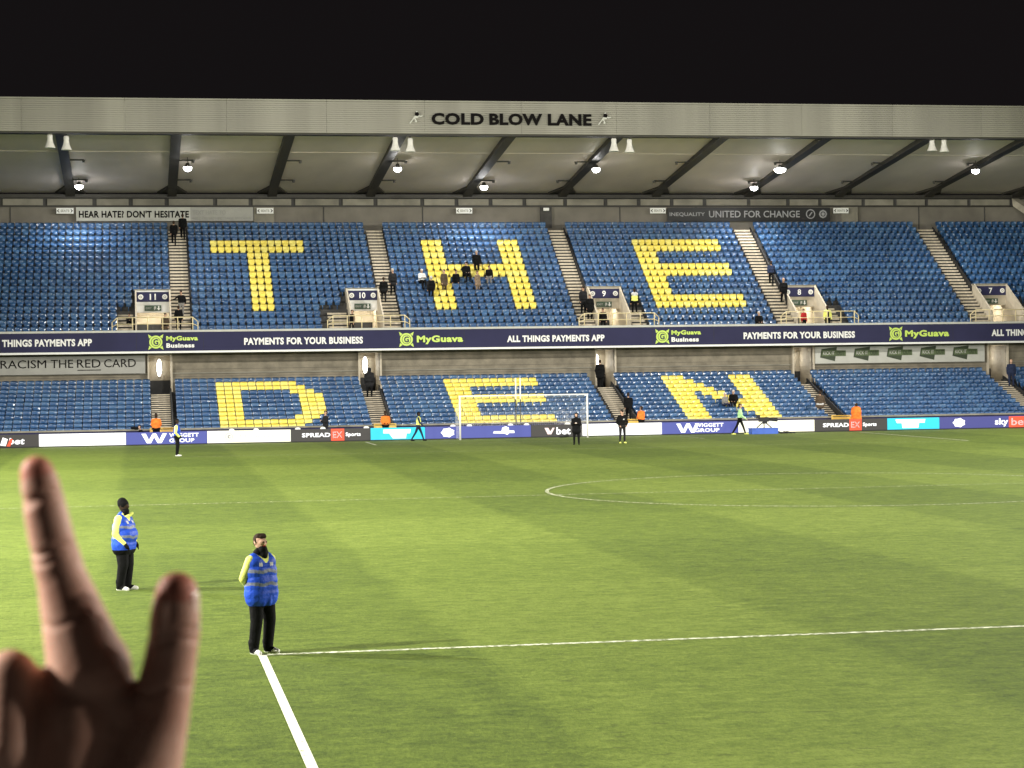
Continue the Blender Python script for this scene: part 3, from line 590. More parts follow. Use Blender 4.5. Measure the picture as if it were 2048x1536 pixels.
def inst_mesh(name, mb, pos, mats, mi):
    bv = np.array(mb.v); n = len(bv); bf = mb.f; k = len(pos)
    V = (bv[None] + np.array(pos)[:, None, :]).reshape(-1, 3)
    lens = np.array([len(f) for f in bf]); flat = np.concatenate([np.array(f) for f in bf])
    LV_ = (flat[None] + (np.arange(k) * n)[:, None]).ravel(); ls = np.tile(lens, k)
    me = bpy.data.meshes.new(name); me.vertices.add(len(V)); me.vertices.foreach_set('co', V.ravel())
    me.loops.add(len(LV_)); me.loops.foreach_set('vertex_index', LV_.astype(np.int32))
    me.polygons.add(len(ls)); st = np.concatenate([[0], np.cumsum(ls)[:-1]]); me.polygons.foreach_set('loop_start', st.astype(np.int32))
    for m in mats: me.materials.append(m)
    me.polygons.foreach_set('material_index', np.repeat(np.array(mi, np.int32), len(bf))); me.polygons.foreach_set('use_smooth', np.ones(len(ls), bool))
    me.update(calc_edges=True); me.validate(); return me
WU, WL = .4733, .4899
def T_(r, c): return r <= 1 or 5 <= c <= 7
def H_(r, c): return c <= 2 or c >= 11 or r in (4, 5)
def E_(r, c): return c <= 2 or r in (0, 1, 4, 5, 9, 10)
def D_(r, c):
    hi = {0: 9, 1: 10, 2: 11, 8: 11, 9: 10, 10: 9}.get(r, 12)
    if c > hi: return False
    if c <= 2 or r in (0, 1, 9, 10): return True
    return c >= (9 if r in (2, 8) else 10)
def E2(r, c): return c <= 2 or r in (0, 1, 4, 5, 9, 10)
def N_(r, c):
    if c >= 9 or c <= 2: return True
    return c <= 2 + r if r <= 3 else r <= c <= r + 2
UL = [('T', -16.981, 13, T_), ('H', -2.939, 14, H_), ('E', 11.6305, 13, E_)]
LL = [('D', -17.149, 13, D_), ('E', -3.143, 12, E2), ('N', 10.769, 12, N_)]
seats = []     # x, y, z, tier, row, yellow-letter, block
blk = ('left of the leftmost aisle', 'in the block of the letter %s', 'in the block of the letter %s', 'in the block of the letter %s', 'right of the letter %s', 'at the far right')
def fill(tier, rowf, nrows, Wd, letters, aisles, topj):
    org = [letters[0][1], letters[0][1], letters[1][1], letters[2][1], aisles[3][1] + .28, aisles[4][1] + .28]
    ed = [XL] + [q for a in aisles for q in a] + [XR]
    for bi in range(6):
        x0, x1 = ed[2 * bi], ed[2 * bi + 1]; o = org[bi]
        if bi == 0: o = aisles[0][0] - .27 + Wd / 2
        k0 = math.ceil((x0 + .25 - o - Wd / 2) / Wd); k = k0
        while o + (k + .5) * Wd < x1 - .24:
            x = o + (k + .5) * Wd
            for i in range(nrows):
                if tier == 'upper' and blocked(x, i): continue
                y, z = rowf(i); r = topj - i; let = None
                if 1 <= bi <= 3 and 0 <= r <= 10:
                    nm, xo, n, fn = letters[bi - 1]
                    if 0 <= k < n and fn(r, k): let = nm
                seats.append((x, y, z, tier, i, let, bi))
            k += 1
fill('upper', U, 17, WU, UL, UA, 13); fill('lower', Lo, 12, WL, LL, LA, 10)
smU = seat_mesh(WU); smL = seat_mesh(WL)
def inframe(p):
    d = Vector(p) - CP; z = d.dot(FW); u = 1024 + 4162.76 * d.dot(RT) / z; return 2 < u < 2046
order = sorted(range(len(seats)), key=lambda i: (Vector(seats[i][:3]) - CP).length)
pick = set(); cnt = {'b': 0, 'y': 0}
for i in order:
    s = seats[i]; k = 'y' if s[5] else 'b'
    if cnt[k] < 298 and inframe(s[:3]): pick.add(i); cnt[k] += 1
BM = [M['blue_seat'], M['blue_seat2'], M['blue_seat3']]; YM = [M['yellow_seat'], M['yellow_seat2']]
single = {}
def smesh(W, m):
    k = (W, m.name)
    if k not in single: single[k] = (smU if W == WU else smL).mesh('seat', m, True)
    return single[k]
ordn = ('front', 'second', 'third', 'fourth', 'fifth', 'sixth', 'seventh', 'eighth', 'ninth', 'tenth', 'eleventh', 'twelfth')
rest = {}
for i, s in enumerate(seats):
    x, y, z, tier, row, let, bi = s; Wd = WU if tier == 'upper' else WL; q = rng.random()
    jx, jy = rng.normal() * .004, rng.normal() * .006
    if i in pick:
        m = (YM[1 if q < .35 else 0] if let else BM[0 if q < .5 else 1 if q < .75 else 2])
        o = link('yellow_seat' if let else 'blue_seat', smesh(Wd, m), ST, (x + jx, y + jy - 118, z)); o.rotation_euler = (rng.normal() * .03, 0, rng.normal() * .03)
    else:
        rest.setdefault((bool(let), Wd), []).append(((x + jx, y + jy, z), (0 if q < .65 else 1) if let else (0 if q < .5 else 1 if q < .75 else 2)))
for yl in (True, False):
    for Wd in (WU, WL):
        L_ = rest.get((yl, Wd))
        if not L_: continue
        me = inst_mesh('seat_rows', smU if Wd == WU else smL, [a for a, b in L_], YM if yl else BM, [b for a, b in L_])
        o = link('yellow_seats' if yl else 'blue_seats', me, ST, (0, -118, 0)); o['kind'] = 'stuff'

# ---------------------------------------------------------------- figures
CM = {}
def cloth(name, rgb, rough=.85):
    if name not in CM: CM[name] = mat(name, rgb, rough, .25, 7, .5, 18, spec=.12)
    return CM[name]
cloth('black_cloth', (.0055, .0055, .006)); cloth('dark_grey_cloth', (.018, .018, .020)); cloth('grey_cloth', (.22, .21, .20)); cloth('brown_cloth', (.09, .065, .045)); cloth('tan_cloth', (.22, .16, .11))
cloth('skin', (.50, .31, .22), .6); cloth('dark_skin', (.045, .028, .02), .6); cloth('hair', (.035, .022, .015)); cloth('grey_hair', (.5, .48, .46)); cloth('orange_cloth', (.85, .20, .035)); cloth('hi_vis_yellow', (.86, .93, .22), .6)
cloth('royal_blue', (.022, .075, .52), .45); cloth('silver_tape', (.17, .19, .26), .4); cloth('navy_cloth', (.02, .028, .06)); cloth('white_shoe', (.75, .74, .70), .5); cloth('white_cloth', (.6, .6, .6)); cloth('green_vest', (.45, .75, .35), .5); cloth('red_cloth', (.45, .03, .03))
def capsule(mb, a, b, ra, rb, n=10, k=4):
    a = Vector(a); b = Vector(b); d = (b - a); d = d.normalized() if d.length > 1e-6 else Vector((0, 0, 1)); u = d.orthogonal().normalized(); w = d.cross(u)
    rings = []
    for j in range(k + 1):
        t = -math.pi / 2 + (math.pi / 2) * j / k; rings.append((a + d * (ra * math.sin(t)), max(ra * math.cos(t), 1e-4)))
    for j in range(k + 1):
        t = (math.pi / 2) * j / k; rings.append((b + d * (rb * math.sin(t)), max(rb * math.cos(t), 1e-4)))
    vs = [c + (u * math.cos(2 * math.pi * i / n) + w * math.sin(2 * math.pi * i / n)) * r for c, r in rings for i in range(n)]
    m = len(rings); mb.add(vs, [(j * n + i, j * n + (i + 1) % n, (j + 1) * n + (i + 1) % n, (j + 1) * n + i) for j in range(m - 1) for i in range(n)] + [tuple(range(n))[::-1], tuple(range((m - 1) * n, m * n))])
def fuse(name, prims, voxel, parent=None, loc=(0, 0, 0), rz=0, smooth=3, recolor=None, disp=None, n=12):
    mb = MB()
    for p in prims: capsule(mb, p[0], p[1], p[2], p[3], n)
    me = mb.mesh('tmp', []); o = bpy.data.objects.new('tmp', me); COL.objects.link(o)
    md = o.modifiers.new('r', 'REMESH'); md.mode = 'VOXEL'; md.voxel_size = voxel; md.use_smooth_shade = True
    if smooth: sm = o.modifiers.new('s', 'SMOOTH'); sm.iterations = smooth; sm.factor = .5
    dg = bpy.context.evaluated_depsgraph_get(); out = bpy.data.meshes.new_from_object(o.evaluated_get(dg)); bpy.data.objects.remove(o); bpy.data.meshes.remove(me)
    out.name = name; out.materials.clear()
    mats = []; mi = []
    for p in prims:
        if p[4] not in mats: mats.append(p[4])
        mi.append(mats.index(p[4]))
    co = np.empty(len(out.vertices) * 3); out.vertices.foreach_get('co', co); co = co.reshape(-1, 3)
    nf = len(out.polygons); cen = np.empty(nf * 3); out.polygons.foreach_get('center', cen); cen = cen.reshape(-1, 3)
    best = np.full(nf, 1e9); idx = np.zeros(nf, int)
    for k, p in enumerate(prims):
        a = np.array(p[0], float); d = np.array(p[1], float) - a; L2 = max(d @ d, 1e-9); t = np.clip((cen - a) @ d / L2, 0, 1)
        dist = np.linalg.norm(cen - a - t[:, None] * d, axis=1) - (p[2] + (p[3] - p[2]) * t) - (p[5] if len(p) > 5 else 0)
        m = dist < best; best[m] = dist[m]; idx[m] = mi[k]
    if recolor:
        extra, fn = recolor
        for e in extra:
            if e not in mats: mats.append(e)
        idx = fn(cen, idx, mats)
    for m in mats: out.materials.append(CM[m] if isinstance(m, str) else m)
    out.polygons.foreach_set('material_index', idx.astype(np.int32))
    if disp is not None: out.vertices.foreach_set('co', disp(co, out).ravel())
    out.polygons.foreach_set('use_smooth', np.ones(nf, bool)); out.update()
    return link(name, out, parent, loc, rz)
def figure(x, y, z, h, face, label, pose='stand', top='black_cloth', leg='black_cloth', head='skin', hair='hair', arms=None, sleeve=None, shoe='black_cloth', bulk=1., hood=False, group=None, cap=None, extra=None, seatz=.45, long=False):
    """one far-off person, local -Y is the way the chest faces"""
    k = h / 1.75 * .975; B = bulk; sl = sleeve or top
    if pose == 'sit': hz = seatz + .10; hy = 0
    elif pose == 'crouch': hz = .42; hy = .1
    else: hz = .93; hy = 0
    dz = hz - .93; lean = {'sit': -.06, 'crouch': -.2, 'walk': -.03}.get(pose, 0)
    def Z(v, yy=0., xx=0.): return (xx, hy + yy + lean * (v - .93) / .5, v + dz)
    pr = [((-.09, hy, hz), (.09, hy, hz), .135 * B, .135 * B, leg), (Z(1.02, 0, -.07), Z(1.02, 0, .07), .145 * B, .145 * B, top), (Z(1.2, 0, -.08), Z(1.2, 0, .08), .15 * B, .15 * B, top),
          (Z(1.36, 0, -.11), Z(1.36, 0, .11), .115 * B, .115 * B, top), (Z(1.42, 0, -.15), Z(1.42, 0, .15), .07, .07, top), (Z(1.44), Z(1.54), .06, .055, top if hood else head)]
    if long: pr.append(((-.07, hy, hz - .16), (.07, hy, hz - .16), .165 * B, .165 * B, top))
    hd = Z(1.645); pr += [((hd[0], hd[1] + .015, hd[2] + .02), (hd[0], hd[1] - .01, hd[2] - .045), .098, .075, head)]
    pr += [((hd[0], hd[1] - .085, hd[2] - .01), (hd[0], hd[1] - .10, hd[2] - .03), .014, .016, head)]
    if hood: pr += [((0, hd[1] + .04, hd[2] + .03), (0, hd[1] + .03, hd[2] - .12), .115, .10, top)]
    else: pr += [((0, hd[1] + .035, hd[2] + .045), (0, hd[1] + .05, hd[2] - .02), .098, .085, cap or hair), ((0, hd[1] - .01, hd[2] + .055), (0, hd[1] - .03, hd[2] + .062), .082, .07, cap or hair)]
    A = arms or {'stand': 'hang', 'walk': 'swing', 'sit': 'lap', 'crouch': 'fore'}[pose]
    for s in (-1, 1):
        sh = Z(1.40, 0, s * .20)
        o = {'hang': ((s * .27, .02, -.30), (s * .25, -.05, -.56)), 'lap': ((s * .26, -.02, -.28), (s * .12, -.25, -.36)), 'fore': ((s * .25, -.10, -.26), (s * .10, -.34, -.22)),
             'back': ((s * .30, .07, -.29), (s * .05, .17, -.44)), 'pocket': ((s * .31, .03, -.29), (s * .20, -.13, -.46)), 'phone': ((s * .24, -.08, -.29), (s * .06, -.27, -.20)),
             'swing': ((s * .24, s * .10, -.29), (s * .22, s * .22 - .12, -.50)), 'out': ((s * .30, -.02, -.26), (s * .25, -.05, -.5)) if s > 0 else ((-.42, -.02, -.18), (-.68, -.06, -.28))}[A]
        el = tuple(sh[i] + (o[0][i] - (s * .20 if i == 0 else 0)) for i in range(3)); wr = tuple(sh[i] + (o[1][i] - (s * .20 if i == 0 else 0)) for i in range(3))
        pr += [(sh, el, .068 * B, .052 * B, sl), (el, wr, .052 * B, .040 * B, sl)]
        dv = (Vector(wr) - Vector(el)).normalized(); pr += [(tuple(Vector(wr) + dv * .03), tuple(Vector(wr) + dv * .10), .034, .028, 'black_cloth' if head == 'dark_skin' else head)]
    for s in (-1, 1):
        hp = (s * .10, hy, hz - .02)
        if pose == 'sit': kn, an = (s * .13, hy - .44, hz + .02), (s * .12, hy - .47, .10)
        elif pose == 'crouch': kn, an = (s * .17, hy - .34, .50), (s * .13, hy - .05, .09)
        elif pose == 'walk': kn, an = (s * .09, -s * .17, .50), (s * .09, -s * .30 + (.12 if s < 0 else 0), .10)
        else: kn, an = (s * .12, -.02, .50), (s * .13, .02, .09)
        pr += [(hp, kn, .098 * B, .068 * B, leg), (kn, an, .068 * B, .050, leg), ((an[0], an[1] + .02, .05), (an[0] + s * .02, an[1] - .17, .04), .045, .038, shoe)]
    pr = [(tuple(c * k for c in a), tuple(c * k for c in b), ra * k, rb * k, *m) for a, b, ra, rb, *m in pr]
    if extra: pr += extra
    o = fuse('person', pr, .026, None, (x, y, z), face, 2, n=10)
    return tag(o, label, 'person', group)
R = math.radians
# upper tier
figure(-19.32, 126.55, 12.44, 1.72, R(180), 'person in dark clothes climbing the leftmost upper aisle, the left one of two', 'walk')
figure(-18.72, 127.15, 12.89, 1.76, R(180), 'person in black near the top of the leftmost upper aisle, the right one of two', 'walk', bulk=1.1)
figure(-19.05, 119.5, 7.54, 1.72, R(10), 'person in black jacket and grey trousers holding the rail beside sign 11', 'stand', leg='grey_cloth', arms='out')
figure(-19.25, 118.0, 6.65, 1.62, R(170), 'person in black at the rail at the foot of the aisle by sign 11', 'stand')
figure(-20.07, 118.1, 6.20, 1.62, R(-25), 'person in brown coat and scarf leaning on the rail under sign 11', 'stand', top='brown_cloth', long=True)
figure(-22.3, 118.9, 6.90, 1.30, R(20), 'dark crouching person on the short stair left of sign 11', 'crouch', top='dark_grey_cloth')
figure(-6.12, 120.85, 8.43, 1.66, R(170), 'person in black coat on the aisle beside sign 10', 'stand', long=True, leg='dark_grey_cloth')
figure(-5.45, 121.5, 8.88, 1.80, R(20), 'tall person in dark grey coat on the aisle above sign 10', 'stand', top='dark_grey_cloth', hair='grey_hair', long=True)
figure(-8.48, 118.0, 6.30, 1.62, R(-60), 'person in black and cream beneath sign 10', 'stand', top='black_cloth', sleeve='tan_cloth', leg='black_cloth')
G = 'group of spectators among the seats of the letter H'
figure(-3.5, 122.05, 9.32, 1.7, R(15), 'spectator in pale grey bending over seats, leftmost in the H group', 'sit', top='white_cloth', hair='grey_hair', group=G, arms='fore', bulk=1.1)
figure(-3.05, 120.75, 8.43, 1.72, R(-170), 'spectator in black with white collar just right of the pale grey one', 'stand', top='black_cloth', sleeve='dark_grey_cloth', hair='grey_hair', group=G)
figure(-2.1, 121.4, 8.88, 1.72, R(30), 'spectator in brown coat standing on the left stroke of the H', 'stand', top='brown_cloth', leg='brown_cloth', group=G, long=True)
figure(-1.22, 122.05, 9.0, 1.6, R(-30), 'slim spectator in black on the crossbar of the H', 'stand', group=G)
figure(-.45, 122.7, 9.77, 1.75, R(10), 'broad spectator in black jacket with pale print sitting in the H group', 'sit', bulk=1.25, cap='black_cloth', group=G)
figure(.37, 123.3, 10.21, 1.72, R(0), 'grey haired spectator in black standing highest in the H group', 'stand', hair='grey_hair', group=G, bulk=1.1)
figure(.1, 121.4, 8.88, 1.62, R(40), 'spectator in tan and brown standing below the highest one in the H group', 'stand', top='tan_cloth', leg='tan_cloth', group=G, long=True)
figure(.99, 122.1, 9.32, 1.55, R(-20), 'slim spectator in black, rightmost in the H group', 'stand', leg='grey_cloth', group=G)
figure(6.7, 119.4, 7.54, 1.78, R(20), 'large person in black on the aisle left of sign 9, upper one', 'stand', top='dark_grey_cloth', bulk=1.25, long=True)
figure(7.0, 118.8, 7.09, 1.72, R(10), 'large person in black on the aisle left of sign 9, lower one', 'stand', top='black_cloth', bulk=1.25, long=True)
figure(7.75, 118.3, 6.3, 1.6, R(0), 'person in black behind the rail under sign 9', 'stand')
def vest_bands(z0, z1, col='silver_tape'):
    return
figure(10.1, 119.35, 7.4, 1.78, R(180), 'steward in lime yellow vest standing on the short stair right of sign 9', 'stand', top='hi_vis_yellow', sleeve='black_cloth', leg='black_cloth', head='skin', long=False,
       extra=[((-.1, .02, 1.40), (.1, .02, 1.40), .132, .132, 'white_cloth')])
figure(20.2, 122.0, 9.32, 1.76, R(165), 'person in dark jacket climbing the aisle beside the letter E', 'walk', top='navy_cloth')
figure(20.45, 120.1, 7.98, 1.86, R(175), 'person in black jacket on the aisle next to sign 8', 'walk', bulk=1.15, hair='skin')
figure(21.1, 117.9, 6.2, 1.5, R(20), 'person in an orange top behind the rail under sign 8', 'stand', top='red_cloth', hair='hair')
figure(22.75, 118.0, 6.2, 1.72, R(0), 'steward in yellow and black jacket at the rail right of sign 8', 'stand', top='hi_vis_yellow', sleeve='hi_vis_yellow', head='dark_skin', extra=[((0, -.14, 1.0), (0, -.14, 1.3), .06, .05, 'black_cloth')])
figure(17.9, 117.5, 6.2, 1.75, R(5), 'spectator in black sitting in the front row below the letter E', 'sit', hair='grey_hair', bulk=1.15)
# lower tier
figure(-7.85, 114.3, 2.42, 1.84, R(180), 'big hooded person in dark coat at the lower exit left of the goal', 'stand', top='dark_grey_cloth', hood=True, bulk=1.2, long=True)
figure(6.85, 115.4, 2.72, 1.84, R(150), 'person in black in the lower exit right of the goal', 'stand', bulk=1.2, long=True)
figure(7.3, 109.7, .72, 1.80, R(170), 'person in black climbing the lower aisle right of the goal', 'walk', bulk=1.15)
figure(14.25, 111.0, 1.21, 1.75, R(-20), 'white haired spectator in black seated on letter N', 'sit', hair='grey_hair', bulk=1.2)
figure(13.55, 110.6, 1.21, 1.55, R(30), 'spectator in pale grey sitting on the letter N', 'sit', top='grey_cloth', leg='navy_cloth', hair='white_cloth')
figure(19.37, 109.7, .72, 1.74, R(170), 'person in olive coat and pale trousers right of letter N', 'stand', top='brown_cloth', leg='white_cloth', long=True)
figure(33.82, 114.2, 2.42, 1.80, R(160), 'person in navy on the lower aisle at the far right', 'stand', top='navy_cloth', leg='navy_cloth', hair='skin', bulk=1.15)
figure(-11.19, 107.3, 0, 1.80, R(-70), 'person in dark grey standing behind the boards right of the letter D', 'stand', top='dark_grey_cloth', leg='dark_grey_cloth', arms='phone')
SO = 'stewards in orange along the stand front'
for x, hgt, f, lab in ((-20.81, 1.80, 175, 'steward in orange jacket with his back turned at the leftmost lower aisle'), (-7.72, 1.70, 0, 'steward in orange jacket with dark cap left of the goal'), (7.5, 1.74, -150, 'steward in orange and pink jacket right of the goal')):
    figure(x, 107.3, 0, hgt, R(f), lab, 'stand', top='orange_cloth', leg='black_cloth', hair='hair', group=SO, bulk=1.15, arms='lap', head='dark_skin' if x < 0 else 'skin')
o4 = figure(20.83, 106.1, 0, 1.72, R(0), 'large steward in bright orange coat standing in front of the dark board', 'stand', top='orange_cloth', leg='led', hair='red_cloth', group=SO, bulk=1.45, long=True) if False else \
     figure(20.83, 107.3, 0, 1.70, R(180), 'large steward in bright orange coat behind the dark board on the right', 'stand', top='orange_cloth', leg='orange_cloth', hair='hair', group=SO, bulk=1.75, long=True, arms='lap')
figure(-21.6, 107.35, 0, 1.62, R(-70), 'cameraman in black crouching behind the boards at the far left', 'crouch', seatz=.6, extra=[((.0, -.3, .95), (0, -.62, .98), .09, .07, 'black_cloth')])
# on the pitch
figure(-6.15, 104.7, 0, 1.68, R(75), 'steward in yellow vest striding past the left cyan board', 'walk', top='hi_vis_yellow', sleeve='navy_cloth', leg='navy_cloth', cap='black_cloth', head='dark_skin', shoe='black_cloth')
figure(12.75, 104.6, 0, 1.83, R(70), 'person in green bib and black kit walking towards the television camera', 'walk', top='green_vest', sleeve='green_vest', leg='black_cloth', shoe='hi_vis_yellow', extra=[((-.1, -.01, 1.15), (-.14, -.02, 1.38), .09, .08, 'black_cloth')])
figure(.66, 93.56, 0, 1.70, R(-15), 'person in long black padded coat with a phone on the pitch, left of a pair', 'stand', hood=True, arms='phone', long=True, bulk=1.1, head='skin', extra=[((0, -.31, 1.13), (0, -.33, 1.17), .03, .03, 'white_cloth')])
figure(3.3, 94.35, 0, 1.80, R(10), 'person in black tracksuit with yellow shoes on the pitch, right of a pair', 'stand', top='black_cloth', leg='dark_grey_cloth', arms='pocket', cap='black_cloth', shoe='hi_vis_yellow', extra=[((.03, -.165, 1.28), (.03, -.17, 1.30), .03, .03, 'white_cloth')])
o = figure(-19.97, 89.26, 0, 1.86, R(80), 'distant steward in blue vest, yellow sleeves and white shoes on the pitch', 'stand', top='royal_blue', sleeve='hi_vis_yellow', cap='black_cloth', head='dark_skin', shoe='white_shoe', arms='pocket', bulk=1.1)

# two near stewards, body plus clothing children
def near_steward(x, y, face, label, hgt, kind):
    k = hgt / 1.75
    root = tag(empty('person', (x, y, 0), rz=face), label, 'person', 'stewards in blue vests on the pitch')
    A = kind == 'A'; B = 1.0 if A else 1.08
    B *= 1.03 if A else 1.08
    pr = []
    def c(a, b, ra, rb, m, bias=0): pr.append((tuple(q * k for q in a), tuple(q * k for q in b), ra * k, rb * k, m, bias))
    skin = 'skin' if A else 'dark_skin'
    c((-.10, 0, .93), (.10, 0, .93), .135 * B, .135 * B, 'black_cloth'); c((-.08, -.01, 1.06), (.08, -.01, 1.06), .14 * B, .14 * B, 'hi_vis_yellow'); c((-.09, 0, 1.22), (.09, 0, 1.22), .14 * B, .14 * B, 'hi_vis_yellow')
    c((-.12, 0, 1.36), (.12, 0, 1.36), .105, .105, 'hi_vis_yellow'); c((-.15, .01, 1.42), (.15, .01, 1.42), .065, .065, 'hi_vis_yellow')
    c((0, .005, 1.44), (0, -.02, 1.545), .075, .070, 'black_cloth'); c((0, -.02, 1.50), (0, -.045, 1.545), .085, .075, 'black_cloth', .006)
    # head: skull, cheeks, chin, brow, nose, ears
    c((0, .02, 1.675), (0, .005, 1.63), .093, .085, skin); c((-.02, -.045, 1.655), (.02, -.045, 1.655), .055, .055, skin); c((-.018, -.050, 1.600), (.018, -.050, 1.600), .038, .038, skin)
    c((0, -.100, 1.655), (0, -.118, 1.632), .010, .015, skin, .003); c((-.035, -.088, 1.677), (.035, -.088, 1.677), .014, .014, skin)
    for s in (-1, 1):
        c((s * .088, .012, 1.655), (s * .092, .018, 1.635), .014, .011, skin); c((s * .033, -.098, 1.663), (s * .030, -.099, 1.663), .008, .008, 'hair', .003)
    c((-.016, -.100, 1.610), (.016, -.100, 1.610), .008, .008, 'red_cloth' if A else 'hair', .001)
    for s in (-1, 1):
        sh = (s * .195, .01, 1.40)
        if A: el, wr = (s * .275, .085, 1.13), (s * .075, .205, .98)
        else: el, wr = (s * .285, .03, 1.12), (s * .225, -.12, .93)
        c(sh, el, .072 * B, .060 * B, 'hi_vis_yellow'); c(el, wr, .060 * B, .046, 'hi_vis_yellow'); d = (Vector(wr) - Vector(el)).normalized()
        gl = 'black_cloth' if not A else skin
        p0 = Vector(wr) + d * .02; c(tuple(p0), tuple(p0 + d * .07), .040, .040, gl)
        side = Vector((0, 0, 1)).cross(d).normalized()
        for f in range(4):
            off = side * 0 + Vector((0, 0, (f - 1.5) * .019)); q = p0 + d * .08 + off; c(tuple(q), tuple(q + d * .05 + Vector((0, -.01 if not A else .0, -.01))), .0095, .008, gl)
        c(tuple(p0 + Vector((0, 0, .03))), tuple(p0 + d * .05 + Vector((0, 0, .055))), .012, .010, gl)
    for s in (-1, 1):
        if A: kn, an = (s * .125 + .01, -.02, .50), (s * .135, .03, .10)
        else: kn, an = (s * .11, -.03, .50), (s * .10, .02 - s * .03, .10)
        c((s * .10, 0, .88), kn, .118 * B, .092 * B, 'black_cloth'); c(kn, an, .090 * B, .078, 'black_cloth'); c((an[0], an[1], .17), an, .086, .074, 'black_cloth')
        c((an[0], an[1] + .03, .052), (an[0] + s * .025, an[1] - .10, .048), .048, .044, 'black_cloth'); c((an[0] + s * .025, an[1] - .10, .042), (an[0] + s * .035, an[1] - .185, .034), .044, .034, 'white_shoe')
        c((an[0], an[1] + .05, .02), (an[0] + s * .035, an[1] - .19, .02), .03, .03, 'white_shoe')
    fuse('body', pr, .0085, root, smooth=4, n=16)
    # vest
    V = []
    def v(a, b, ra, rb): V.append((tuple(q * k for q in a), tuple(q * k for q in b), ra * k, rb * k, 'royal_blue'))
    v((-.10, .0, .84), (.10, .0, .84), .165 * B, .165 * B); v((-.11, .0, .90), (.11, .0, .90), .168 * B, .168 * B); v((-.10, -.0, 1.0), (.10, -.0, 1.0), .168 * B, .168 * B); v((-.09, -.01 if A else -.05, 1.08), (.09, -.01 if A else -.05, 1.08), .165 * B, .165 * B)
    v((-.10, 0, 1.22), (.10, 0, 1.22), .160 * B, .160 * B); v((-.125, 0, 1.35), (.125, 0, 1.35), .128, .128); v((-.13, .012, 1.42), (.13, .012, 1.42), .085, .085); v((-.05, .02, 1.47), (.05, .02, 1.47), .075, .075)
    for q in range(9):
        a0 = q * .7; v((.16 * math.cos(a0), .13 * math.sin(a0), .76), (.15 * math.cos(a0 + .2), .13 * math.sin(a0 + .2), .98), .052, .045)
    def rec(cen, idx, mats):
        z = cen[:, 2] / k; x_ = cen[:, 0] / k; y_ = cen[:, 1] / k; wv = .012 * np.sin(x_ * 22 + y_ * 15) + .04 * x_
        t = mats.index('silver_tape'); idx[(np.abs(z + wv - 1.235) < .026)] = t; idx[(np.abs(z + wv - 1.045) < .026)] = t
        idx[(y_ < -.02) & (z > 1.36) & (np.abs(x_) < (z - 1.335) * .75)] = mats.index('hi_vis_yellow')
        idx[z < .72 if A else z < .80] = mats.index('black_cloth')
        wb = mats.index('white_cloth'); idx[(y_ < 0) & (np.abs(np.abs(x_) - .105) < .032) & (np.abs(z - 1.335) < .026 + .008 * np.sin(x_ * 190))] = wb
        idx[(y_ > .02) & (np.abs(x_) < .12) & (np.abs(z - 1.36) < .035)] = wb
        return idx
    fuse('vest', V, .010, root, smooth=3, recolor=(['silver_tape', 'hi_vis_yellow', 'black_cloth', 'white_cloth'], rec), n=16)
    def kk(L_): return [(tuple(q * k for q in a), tuple(q * k for q in b), ra * k, rb * k, m) for a, b, ra, rb, m in L_]
    if A:
        fuse('hair', kk([((0, .040, 1.70), (0, .055, 1.655), .090, .078, 'hair'), ((-.03, .0, 1.745), (.03, -.025, 1.745), .048, .048, 'hair'), ((-.03, -.045, 1.738), (.04, -.05, 1.742), .028, .026, 'hair')] + [((s * .085, .02, 1.69), (s * .082, .0, 1.65), .022, .014, 'hair') for s in (-1, 1)]), .008, root, smooth=2)
        fuse('neck_warmer', kk([((-.045, -.0, 1.53), (.045, -.0, 1.53), .055, .055, 'black_cloth'), ((-.02, -.055, 1.525), (.02, -.055, 1.525), .042, .042, 'black_cloth'), ((-.06, .0, 1.50), (.06, .0, 1.50), .07, .07, 'black_cloth'), ((0, -.06, 1.47), (0, -.06, 1.52), .07, .06, 'black_cloth')]), .007, root, smooth=2)
    else:
        fuse('woolly_hat', kk([((0, .025, 1.715), (0, .02, 1.69), .102, .104, 'black_cloth'), ((0, .0, 1.685), (0, .01, 1.685), .104, .104, 'black_cloth')]), .009, root, smooth=2)
        fuse('collar', kk([((.05, -.08, 1.44), (.09, -.14, 1.50), .035, .03, 'hi_vis_yellow'), ((-.06, -.09, 1.44), (-.02, -.12, 1.46), .03, .028, 'hi_vis_yellow')]), .010, root, smooth=2)
    return root
near_steward(-20.14, 16.66, R(36), 'dark haired steward in blue vest standing on the corner of the penalty area', 1.645, 'A')
near_steward(-22.09, 26.10, R(62), 'steward in blue vest and black woolly hat standing further left on the pitch', 1.63, 'B')

# television camera on a blue crate
t = tag(empty('television_camera', (14.45, 105.2, 0)), 'pitchside television camera with black cables standing on the grass by the cream board', 'camera')
MB().box(-.35, .22, -.13, .13, .72, .98).build('camera_body', M['black'], t); MB().tube((.22, 0, .86), (.75, 0, .84), .10, 12, .13).build('lens', M['black'], t); MB().box(-.5, -.3, -.08, .08, .9, 1.12).build('viewfinder', M['black'], t)
for a in (0.3, 2.4, 4.5): MB().tube((-.05, 0, .74), (-.05 + .5 * math.cos(a), .35 * math.sin(a), .36), .03).build('leg', M['black'], t)
MB().box(-.12, .12, -.1, .1, .6, .74).build('tripod_head', M['black'], t)
c = tag(empty('blue_crate', (14.35, 105.2, 0)), 'flat blue crate under the television camera', 'crate'); M['crate'] = mat('crate_blue', (.05, .12, .50), .5, .1, 3)
MB().box(-.8, .8, -.35, .35, .0, .30).build('crate_body', M['crate'], c); MB().box(-.82, .82, -.37, .37, .30, .35).build('lid', M['crate'], c)
mb = MB()
